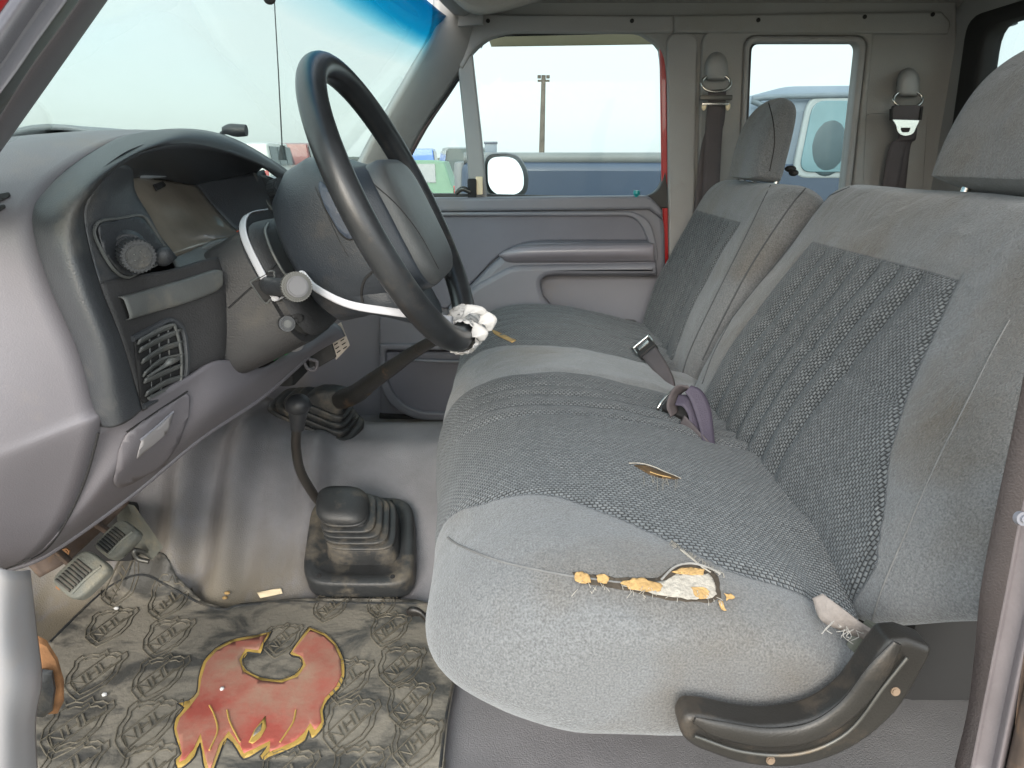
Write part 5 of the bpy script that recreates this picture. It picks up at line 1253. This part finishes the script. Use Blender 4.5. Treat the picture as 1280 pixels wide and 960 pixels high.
# ------------------------------------------------------------------ belts
def belt_far(name, u, v, k, label, left, right, end_u0, end_u1, end_v, tongue):
    t = thing(name, P(u, v, YW - .06), label, 'seat belt', 'seat belts hanging on the rear side panel')
    Y = YW - .062
    secs = []
    for yy_, kk in ((YW - .04, 1.15), (Y - .012, 1.0), (Y - .022, .85), (Y - .028, .5)):
        secs.append([P(u + (q.x) * kk, v + (q.y - 6) * kk, yy_) for q in rnd([(-13, 14, 8), (-12, -10, 12), (0, -20, 12), (13, -12, 14), (14, 14, 8)], n=6)])
    loft('guide_cover', secs, M['pillar'], t)
    ring = [P(u + 18 * math.cos(a) * k, v + 12 + 11 * math.sin(a) * k, Y - .022 - .006 * math.sin(a)) for a in [math.pi * 2 * i / 14 for i in range(14)]]
    tube('guide_ring', ring, .0034, M['steel'], t, closed=True, n=4)
    wid = .042
    pL = [P(u, v + 20, Y - .024), P(u, v + 34, Y - .026), P(u - 2, v + 60, Y - .02), P((u + end_u0) / 2, (v + end_v) / 2, Y - .01), P(end_u0, end_v, Y - .005)]
    strap('webbing', pL, V(1, 0, .05), [wid * .95, wid * .9, wid, wid, wid], M['belt'], t, th=.002)
    if end_u1 is not None:
        pR = [P(u + 2, v + 22, Y - .012), P(u, v + 60, Y - .008), P((u + end_u1) / 2, (v + end_v) / 2, Y), P(end_u1, end_v, Y + .004)]
        strap('webbing', pR, V(1, .1, .05), wid, M['belt'], t, th=.002)
    return t, Y
ta, Ya_ = belt_far('seat_belt', 895, 92, 1, 'grey belt hanging from its ring just right of the door pillar', 0, 0, 886, 874, 300, 0)
box('belt_buckle', P(895, 122, Ya_ - .03), (.078, .012, .012), M['darksteel'], ta, bev=.003)
box('belt_buckle', P(894, 130, Ya_ - .032), (.066, .012, .008), M['steel'], ta, bev=.003)
for s_ in (-1, 1): sphere('wear_spot', P(895 + s_ * 15, 133, Ya_ - .034), (.006, .004, .010), M['cream'], ta, sub=2)
tb, Yb_ = belt_far('seat_belt', 1135, 112, 1, 'right of the two grey belts, with a steel tongue, between small window and rear window', 0, 0, 1108, 1120, 260, 0)
box('keeper', P(1133, 141, Yb_ - .03), (.075, .014, .034), M['belt'], tb, bev=.006)
tube('keeper_edge', [P(1114, 136, Yb_ - .036), P(1114, 150, Yb_ - .038)], .004, M['slit'], tb)
tube('keeper_edge', [P(1152, 134, Yb_ - .036), P(1150, 150, Yb_ - .038)], .004, M['slit'], tb)
plate('tongue', [[(1115, 149, 2), (1150, 150, 2), (1146, 158, 3), (1142, 168, 6), (1130, 171, 6), (1122, 166, 5), (1120, 157, 2)], [(1126, 160, 1), (1138, 160, 1), (1136, 165, 2), (1127, 165, 2)]], Yb_ - .045, .003, M['steel'], tb, bev=.001)
# buckle belts in the crease
def on(u, v, off=.006):
    return hit(BV, u, v, off)
BV = bvh(cush, b1, b2)
bu1 = thing('buckle', on(806, 444), 'open ended square buckle with bright rim on the far seat, in a grey sleeve', 'belt buckle')
q0 = on(801, 444, .022); q1 = on(822, 464, .010); q2 = on(836, 478, .002)
d1 = (q1 - q0).normalized(); w1 = (P(812, 430, q0.y) - P(790, 448, q0.y)); w1 = (w1 - d1 * w1.dot(d1)).normalized()
up1 = d1.cross(w1).normalized()
if up1.dot(CAM - q0) < 0: up1 = -up1
MB = Matrix((d1, w1, d1.cross(w1))).transposed().to_4x4()
box('buckle_body', q0 + d1 * .014, (.042, .040, .016), M['slit'], bu1, bev=.004, rot=MB)
hw = .020
loop = [q0 + d1 * a + w1 * b + up1 * .010 for a, b in ((-.008, -hw), (-.008, hw), (.026, hw), (.026, -hw))]
tube('buckle_rim', [loop[3], loop[0] * .98 + loop[3] * .02, loop[0], loop[1], loop[1] * .98 + loop[2] * .02, loop[2]], .0022, M['steel'], bu1, seg=8, n=2)
box('press_button', q0 + d1 * .014 + up1 * .011, (.016, .026, .004), M['steel'], bu1, bev=.001, rot=MB)
strap('sleeve', [q0 + d1 * .034, q1, q2, q2 + d1 * .03 - V(0, 0, .02)], w1, [.034, .028, .018, .014], M['belt'], bu1, th=.008)
bu2 = thing('lap_belt', on(860, 520), 'coiled mauve lap belt with a dark buckle, at the crease of the near seat', 'seat belt')
b0_ = on(828, 512, .014); b1_ = on(858, 527, .016)
d2 = (b1_ - b0_).normalized(); w2 = V(.1, .9, .5); w2 = (w2 - d2 * w2.dot(d2)).normalized(); MB2 = Matrix((d2, w2, d2.cross(w2))).transposed().to_4x4()
box('buckle_body', (b0_ + b1_) / 2 + d2 * .004, ((b1_ - b0_).length, .030, .014), M['slit'], bu2, bev=.004, rot=MB2)
e = b0_; tube('buckle_rim', [e + w2 * .016 + d2.cross(w2) * .006, e + w2 * .016 - d2.cross(w2) * .006, e - w2 * .016 - d2.cross(w2) * .006, e - w2 * .016 + d2.cross(w2) * .006], .002, M['steel'], bu2, seg=8, n=3, closed=True)
Yl = b1_.y
def pl(u, v, dy): return P(u, v, Yl + dy)
def ribbon(pts, wd, m, dyaw=0):
    c = [pl(*q) for q in pts]; wv = []
    for i in range(len(c)):
        t_ = (c[min(i + 1, len(c) - 1)] - c[max(i - 1, 0)]).normalized(); vdir = (CAM - c[i]).normalized()
        q = t_.cross(vdir).normalized(); wv.append(q * math.cos(dyaw) + t_.cross(q) * math.sin(dyaw))
    strap('webbing', c, wv, wd, m, bu2, th=.0018)
ribbon([(887, 560, -.07), (883, 535, -.05), (878, 512, -.035), (870, 494, -.025), (860, 486, -.02)], [.016, .020, .024, .022, .014], M['beltl'], .35)
ribbon([(862, 486, -.02), (852, 485, -.01), (844, 493, .0), (840, 506, .0), (843, 518, .0)], [.012, .018, .022, .024, .02], M['belt'], -.9)
ribbon([(846, 500, -.008), (858, 502, -.016), (866, 514, -.024), (870, 530, -.035), (876, 545, -.05)], [.018, .020, .018, .016, .012], M['beltl'], -.4)
ribbon([(852, 526, -.02), (864, 538, -.04), (874, 548, -.055), (884, 556, -.065)], [.020, .018, .016, .012], M['belt'], .5)
# near belt hanging beside the door frame
nb = thing('near_seat_belt', P(1240, 700, .47), 'dark brown seat belt hanging edge on between the near backrest and the door frame', 'seat belt')
strap('webbing', [P(1640, -420, .50), P(1480, -60, .50), P(1370, 240, .50), P(1330, 430, .50), P(1304, 540, .50), P(1278, 650, .495), P(1258, 740, .49), P(1250, 820, .485), P(1234, 900, .48), P(1212, 975, .47)], [V(1, -.5, .2), V(1, -.5, .2), V(1, -.5, .2), V(1, -.5, .2), V(1, -.5, .2), V(1, -.6, .2), V(1, -.5, .2), V(1, -.9, .1), V(.6, -1, 0), V(.3, -1, 0)], [.04, .04, .04, .04, .038, .036, .034, .034, .03, .028], M['beltb'], nb, th=.002)

# ------------------------------------------------------------------ outside
tank = thing('utility_pole', V(0, 0, 0), 'tall bare wooden utility pole with a small crossarm, seen through the door window', 'utility pole')
Yp = 60
tank.location = P(676, 215, Yp); tank.location.z = GZ; bpy.context.view_layer.update()
pt_ = P(679.5, 94, Yp); pb = V(pt_.x - .1, Yp, GZ)
POLE = mat('pole_wood', (.10, .085, .07), .9, .3, 1.5)
tube('pole', [pb, (pb + pt_) / 2, pt_], [.24, .21, .17], POLE, tank)
tube('crossarm', [P(672, 101, Yp), P(687, 101, Yp)], .08, POLE, tank)
for u in (674, 685): tube('insulator', [P(u, 98, Yp), P(u, 94, Yp)], .14, POLE, tank)
def vehicle(name, c, L_, Wd, Hh, heading, paint, label, cat, group, kind='suv', detail=True):
    """parked car, heading = direction of its nose (radians from +X)"""
    t = bpy.data.objects.new(name, None); COL.objects.link(t); t.location = (0, 0, 0); tag(t, label, cat, group)
    ca, sa = math.cos(heading), math.sin(heading)
    def T(x, y, z): return V(c[0] + x * ca - y * sa, c[1] + x * sa + y * ca, GZ + z)
    hl = L_ / 2; b = .34 * Hh / 1.7; sh = Hh * .56
    side = {'suv': [(-hl, b), (-hl, sh * .9), (-hl + .06, sh), (-hl + .25, Hh * .97), (-hl + .6, Hh), (hl * .15, Hh), (hl * .42, sh * 1.03), (hl * .92, sh * .92), (hl, sh * .6), (hl, b)],
            'pickup': [(-hl, b), (-hl, sh), (-.10 * L_, sh), (-.08 * L_, Hh * .97), (-.04 * L_, Hh), (.16 * L_, Hh), (.27 * L_, sh * 1.02), (hl * .94, sh * .95), (hl, sh * .7), (hl, b)],
            'van': [(-hl, b), (-hl, Hh * .95), (-hl + .15, Hh), (hl * .45, Hh), (hl * .72, sh * 1.1), (hl * .98, sh * .85), (hl, b)]}[kind]
    bm = bmesh.new(); rings = []
    hw_ = Wd / 2
    for yk, k in ((-hw_, 0), (-hw_ + .05, 1), (hw_ - .05, 1), (hw_, 0)):
        r_ = []
        for x, z in side:
            tum = .13 * max(0, (z - sh) / (Hh - sh)) if z > sh else 0
            y = yk * (1 - tum) ; kk = 0 if k else .03
            r_.append(bm.verts.new(T(x * (1 - kk * .4), y, z - (kk if z > .5 else -kk))))
        rings.append(r_)
    m_ = len(side)
    for i in range(3):
        for j in range(m_): bm.faces.new((rings[i][j], rings[i][(j + 1) % m_], rings[i + 1][(j + 1) % m_], rings[i + 1][j]))
    bm.faces.new(rings[0]); bm.faces.new(rings[-1][::-1])
    bmesh.ops.recalc_face_normals(bm, faces=bm.faces)
    me = bpy.data.meshes.new('body'); bm.to_mesh(me); bm.free(); sharp(me, 30)
    bo = link('body', me, paint, t)
    # side windows
    gx0, gx1 = {'suv': (-hl + .42, hl * .34), 'pickup': (-.05 * L_, .22 * L_), 'van': (-hl * .2, hl * .55)}[kind]
    nW = {'suv': 3, 'pickup': 2, 'van': 2}[kind]
    for s_ in (-1, 1):
        for k in range(nW):
            x0 = gx0 + (gx1 - gx0) * k / nW + .04; x1 = gx0 + (gx1 - gx0) * (k + 1) / nW - .04
            z0, z1 = sh * 1.06, Hh * .93
            sl1 = .30 if k == nW - 1 else 0
            y0_, y1_ = s_ * (hw_ * (1 - .01) + .012), s_ * (hw_ * (1 - .11) + .012)
            q = [T(x0, y0_, z0), T(x1 + sl1 * .4, y0_, z0), T(x1 - sl1 * .5, y1_, z1), T(x0 + .02, y1_, z1)]
            me = mesh_from('window', q, [(0, 1, 2, 3)]); o = link('window', me, VGL, bo, smooth=False)
            md = o.modifiers.new('s', 'SOLIDIFY'); md.thickness = .02; md.offset = 0
    xr, xf = side[-3][0], 0
    for s_ in (-1, 1):
        for xw in (-hl * .62, hl * .62):
            w_ = cyl('wheel', T(xw, s_ * (hw_ - .09), b * 1.0), T(0, 1, 0) - T(0, 0, 0), .36, .24, M['rubber'], t, bev=.03, seg=28)
            cyl('hubcap', T(xw, s_ * (hw_ + .03), b), T(0, s_, 0) - T(0, 0, 0), .20, .03, M['trim'], w_, bev=.01, seg=20)
    # lamps
    for s_ in (-1, 1):
        box('tail_lamp', T(-hl, s_ * (hw_ - .15), sh * .78), (.06, .22, .26), TAIL, t, bev=.02, rot=Matrix.Rotation(heading, 4, 'Z'))
        box('head_lamp', T(hl * .985, s_ * (hw_ - .22), sh * .66), (.08, .34, .16), M['white'], t, bev=.03, rot=Matrix.Rotation(heading, 4, 'Z'))
    return t
VGL = mat('car_glass', (.05, .065, .075), .08, .1, 3)
TAIL = mat('tail_red', (.42, .02, .02), .3, .05)
pw = mat('paint_white', (.62, .62, .60), .35, .04, 2, coat=.5); pr_ = mat('paint_red', (.22, .03, .03), .35, .05, 2, coat=.5); pb_ = mat('paint_blue', (.02, .12, .42), .3, .05, 2, coat=.5)
pdk = mat('paint_dark', (.05, .065, .06), .35, .1, 2, coat=.5); pgr = mat('paint_pale_green', (.16, .27, .19), .5, .1, 2); pn = mat('paint_slate', (.045, .065, .105), .42, .12, 1.5, coat=.3, dirt=(.22, .22, .22), da=.15, ds=2)
pv = mat('paint_dusty_blue', (.15, .185, .23), .45, .1, 1.5)
def at_(u, Y): return (P(u, 205, Y).x, Y)
far = 'cars parked in the far row'
vehicle('parked_car', at_(331, 30), 4.8, 1.9, 1.98, 1.57, pw, 'white car farthest left in the far row beyond the dashboard', 'car', far)
vehicle('parked_car', at_(349, 38), 4.5, 1.8, 1.9, 1.2, pdk, 'dark car between the white and the red cars beyond the dashboard', 'car', far)
vehicle('parked_truck', at_(372, 34), 4.8, 2.0, 2.05, 1.65, pr_, 'red truck in the far row just left of the steering wheel', 'pickup truck', far, 'suv')
vehicle('parked_car', at_(398, 44), 4.5, 1.8, 1.5, .3, pw, 'white car seen through the upper part of the steering wheel', 'car', far)
vehicle('parked_car', at_(450, 36), 4.4, 1.8, 1.5, .2, pdk, 'dark green car half hidden by the far windshield pillar', 'car', far)
vehicle('parked_car', at_(527, 42), 4.0, 1.75, 1.95, 1.6, pb_, 'bright blue hatchback seen through the small vent window', 'hatchback', far)
vehicle('parked_truck', at_(580, 32), 4.8, 2.0, 1.85, 1.75, pdk, 'dark green truck in the vent window right of the blue hatchback', 'truck', far, 'suv')
vehicle('pale_green_car', (P(476, 205, 20).x, 20), 4.0, 1.75, 1.36, 3.14, pgr, 'low green and white vehicle close outside the vent window', 'car', None, 'suv')
# grey pickup parked alongside: bed to the left, cab seen through the rear side window
nx0 = 1.15
NBt = bpy.data.objects.new('neighbour_pickup', None); COL.objects.link(NBt); tag(NBt, 'dusty slate blue pickup parked alongside, its long bed below the door window', 'pickup truck')
YN = 3.6
def slab(name, loop, Y, th, m, parent, bev=.03):
    me = curve_mesh([[(a[0], a[1]) for a in rnd(loop)]], th / 2, min(bev, th / 2 * .9), 3)
    me.transform(Matrix.Translation((0, Y + th / 2, 0)) @ Matrix.Rotation(math.pi / 2, 4, 'X')); sharp(me, 40); return link(name, me, m, parent)
zr = P(700, 202, YN).z
xb0 = P(566, 200, YN).x; xc = P(926, 120, YN).x; zc = P(1000, 112, YN + .3).z
slab('bed_side', [(xb0, GZ + .45, .05), (xb0 + .04, zr, .05), (xc + 4.3, zr - .02, .1), (xc + 4.4, GZ + .5, .1)], YN, .10, pn, NBt, .04)
slab('bed_side', [(xb0, GZ + .45, .05), (xb0 + .04, zr, .05), (xc, zr, .05), (xc, GZ + .45, .05)], YN + 1.7, .08, pn, NBt, .03)
box('bed_floor', ((xb0 + xc) / 2, YN + .9, GZ + .7), (xc - xb0, 1.75, .06), pdk, NBt, bev=.01)
tube('bed_rail', [V(xb0 + .05, YN + .05, zr + .015), V(xc, YN + .05, zr + .015)], .028, mat('rail_grey', (.16, .17, .17), .5), NBt)
box('tailgate', (xb0 + .03, YN + .9, (zr + GZ + .5) / 2), (.06, 1.7, zr - GZ - .5), mat('tailgate_grey', (.16, .17, .18), .4, .1), NBt, bev=.02)
box('tail_lamp', (xb0 - .0, YN + .05, zr - .34), (.10, .12, .20), TAIL, NBt, bev=.02)
box('tail_lamp_white', (xb0 - .0, YN + .05, zr - .20), (.10, .12, .09), M['white'], NBt, bev=.02)
cab = [(xc, zr - .15, .05), (xc + .02, zc - .10, .06), (xc + .20, zc - .0, .10), (xc + 2.0, zc + .02, .4), (xc + 2.9, zr + .05, .2), (xc + 2.9, zr - .15, .05)]
slab('cab_side', cab, YN + .02, 1.66, pv, NBt, .12)
tube('roof_gutter', [V(xc + .10, YN - .0, zc - .10), V(xc + .22, YN - .0, zc - .055), V(xc + 2.0, YN - .0, zc - .04)], .014, mat('gutter_grey', (.13, .16, .19), .5), NBt)
x0 = P(1006, 140, YN).x; z0 = P(1010, 215, YN).z; z1 = P(1010, 126, YN).z
wf = slab('side_window_frame', [(x0 - .03, z0 - .03, .08), (x0 + .01, z1 + .03, .08), (x0 + .9, z1 + .03, .08), (x0 + .9, z0 - .03, .08)], YN - .004, .03, mat('rubber_grey', (.30, .33, .34), .6), NBt, .01)
slab('window_glass', [(x0, z0, .06), (x0 + .03, z1, .06), (x0 + .87, z1, .06), (x0 + .87, z0, .06)], YN - .012, .01, mat('teal_window', (.13, .22, .25), .12, .2, 2), wf, .003)
sphere('window_headrest', V(x0 + .13, YN - .004, z0 + .12), (.10, .014, .14), mat('teal_dark', (.055, .085, .10), .4), wf)
for xw in (xb0 + .9, xc + 3.0): cyl('wheel', V(xw, YN + .1, GZ + .37), (0, 1, 0), .37, .25, M['rubber'], NBt, bev=.03)
tube('body_crease', [V(xb0 + .05, YN - .018, zr - .22), V(xc + .6, YN - .018, zr - .23), V(xc + 3.6, YN - .018, zr - .24)], .012, pdk, NBt, n=2)
tube('wheel_arch', [V(xb0 + .9 + .46 * math.cos(a), YN - .018, GZ + .40 + .50 * math.sin(a)) for a in [math.pi * i / 10 for i in range(11)]], .03, M['rubber'], NBt, n=3)
tube('cab_gap', [V(xc - .03, YN - .016, zr), V(xc - .03, YN - .016, GZ + .5)], .012, M['slit'], NBt, n=2)
tube('door_gap', [V(x0 - .10, YN - .002, zc - .16), V(x0 - .14, YN - .012, zr - .1)], .006, pdk, NBt, n=2)
# grey box on a post
bx = thing('utility_box', V(P(613, 190, 14).x, 14, GZ), 'small grey blue box standing above the vehicles, just left of the pole', 'utility box')
box('cabinet', P(613.5, 184, 14) + V(0, 0, -.05), (.22, .2, .24), pv, bx, bev=.02)
box('cap', P(613.5, 178.5, 14), (.25, .24, .04), pn, bx, bev=.01)
tube('post', [V(P(613, 190, 14).x, 14, GZ), P(613, 190, 14)], .05, pn, bx)
# long low row of brush at the skyline
bm = bmesh.new(); random.seed(3)
for i in range(900):
    x = random.uniform(-150, 150); y = 150 + random.uniform(-6, 6); s_ = random.uniform(.5, 1.6); z = GZ + s_ * .6
    mtb = Matrix.Translation((x, y, z)) @ Matrix.Diagonal((s_ * random.uniform(1, 2.4), s_, s_ * random.uniform(.5, 1.1), 1))
    bmesh.ops.create_icosphere(bm, subdivisions=1, radius=1, matrix=mtb)
me = bpy.data.meshes.new('brush'); bm.to_mesh(me); bm.free(); o = link('distant_brush', me, mat('brush_green', (.13, .15, .12), .9, .4, .5), smooth=False); tag(o, 'low grey green brush along the horizon', 'brush', None, 'stuff')
# antenna, wiper and washer knob outside the windscreen
an = thing('antenna', P(352, 186, 1.85), 'thin whip antenna standing on the fender beyond the windshield', 'antenna')
tube('rod', [P(353, 190, 1.85), P(348, 90, 1.82), P(343, 0, 1.80), P(341, -60, 1.78)], [.0018, .0014, .0012, .001], M['slit'], an, seg=8)
tube('antenna_base', [P(353, 200, 1.85), P(353, 182, 1.85)], [.010, .006], M['slit'], an, seg=10)
mb = thing('mirror_mount', P(336, 0, .9), 'tiny black glued stud high on the windshield, beside the antenna', 'mirror mount')
sphere('stud', P(337, -1, .80), (.006, .004, .005), M['slit'], mb)
wn = thing('washer_nozzle', P(290, 168, 1.2), 'small black rounded knob standing up behind the cluster hood', 'washer nozzle')
tube('head', [P(279, 163, 1.10), P(287, 162, 1.10), P(296, 163, 1.10), P(308, 163, 1.10)], [.005, .008, .009, .008], M['black'], wn, seg=16)
tube('stem', [P(281, 164, 1.10), P(277, 168, 1.11), P(290, 176, 1.13), P(298, 184, 1.14)], .0028, M['black'], wn)
wp = thing('wiper_arm', P(40, 172, .95), 'thin dark wiper arm lying beyond the windshield at the far left', 'wiper')
tube('arm', [P(-20, 178, 1.0), P(15, 174, 1.0), P(48, 168, 1.0), P(70, 167, 1.0), P(110, 173, 1.02)], [.0035, .0035, .0045, .0045, .003], M['slit'], wp)
hd = thing('truck_hood', V(-1.2, 1.2, .6), 'front hood coloured pale like glare, seen low through the windshield at far left', 'hood')
patch('hood_skin', [[V(-.72, .55, .70), V(-.72, 1.2, .70), V(-.72, 1.85, .69)], [V(-1.2, .50, .765), V(-1.2, 1.2, .775), V(-1.2, 1.86, .72)], [V(-1.9, .50, .68), V(-1.9, 1.2, .70), V(-1.9, 1.86, .66)]], mat('hood_glare', (.60, .57, .45), .3, .1, 3, coat=.6), hd, th=.01)  # pale glare put into the hood colour, the truck itself is red
# white tank seen through the rear window
tk_ = thing('white_tank', V(3.4, 2.6, .9), 'white plastic tank with a cap seen through the rear window at upper right', 'tank')
tk_o = cyl('tank_body', V(4.5, 3.4, .45), (0, 0, 1), 1.0, 2.1, M['white'], tk_, bev=.25, seg=48)
cyl('cap', P(1233, 22, 2.6), (0, 0, 1), .10, .05, M['trim'], tk_, bev=.01)
cyl('spout', P(1230, 36, 2.6), (0, 0, 1), .055, .14, M['white'], tk_, bev=.01)
tube('strap_rail', [P(1248, -10, 2.0), P(1225, 60, 2.0), P(1212, 110, 2.0)], .03, M['white'], tk_)

# sun visor at the top of the far pillar
sv = thing('sun_visor', P(610, 0, 1.7), 'folded beige sun visor edge showing at the top beside the far pillar', 'sun visor')
plate('visor_board', [[(540, -40), (566, -2, 8), (584, 14, 8), (604, 17, 10), (640, 10, 20), (690, -6, 10), (720, -40)]], 1.66, .03, M['liner'], sv, bev=.012)
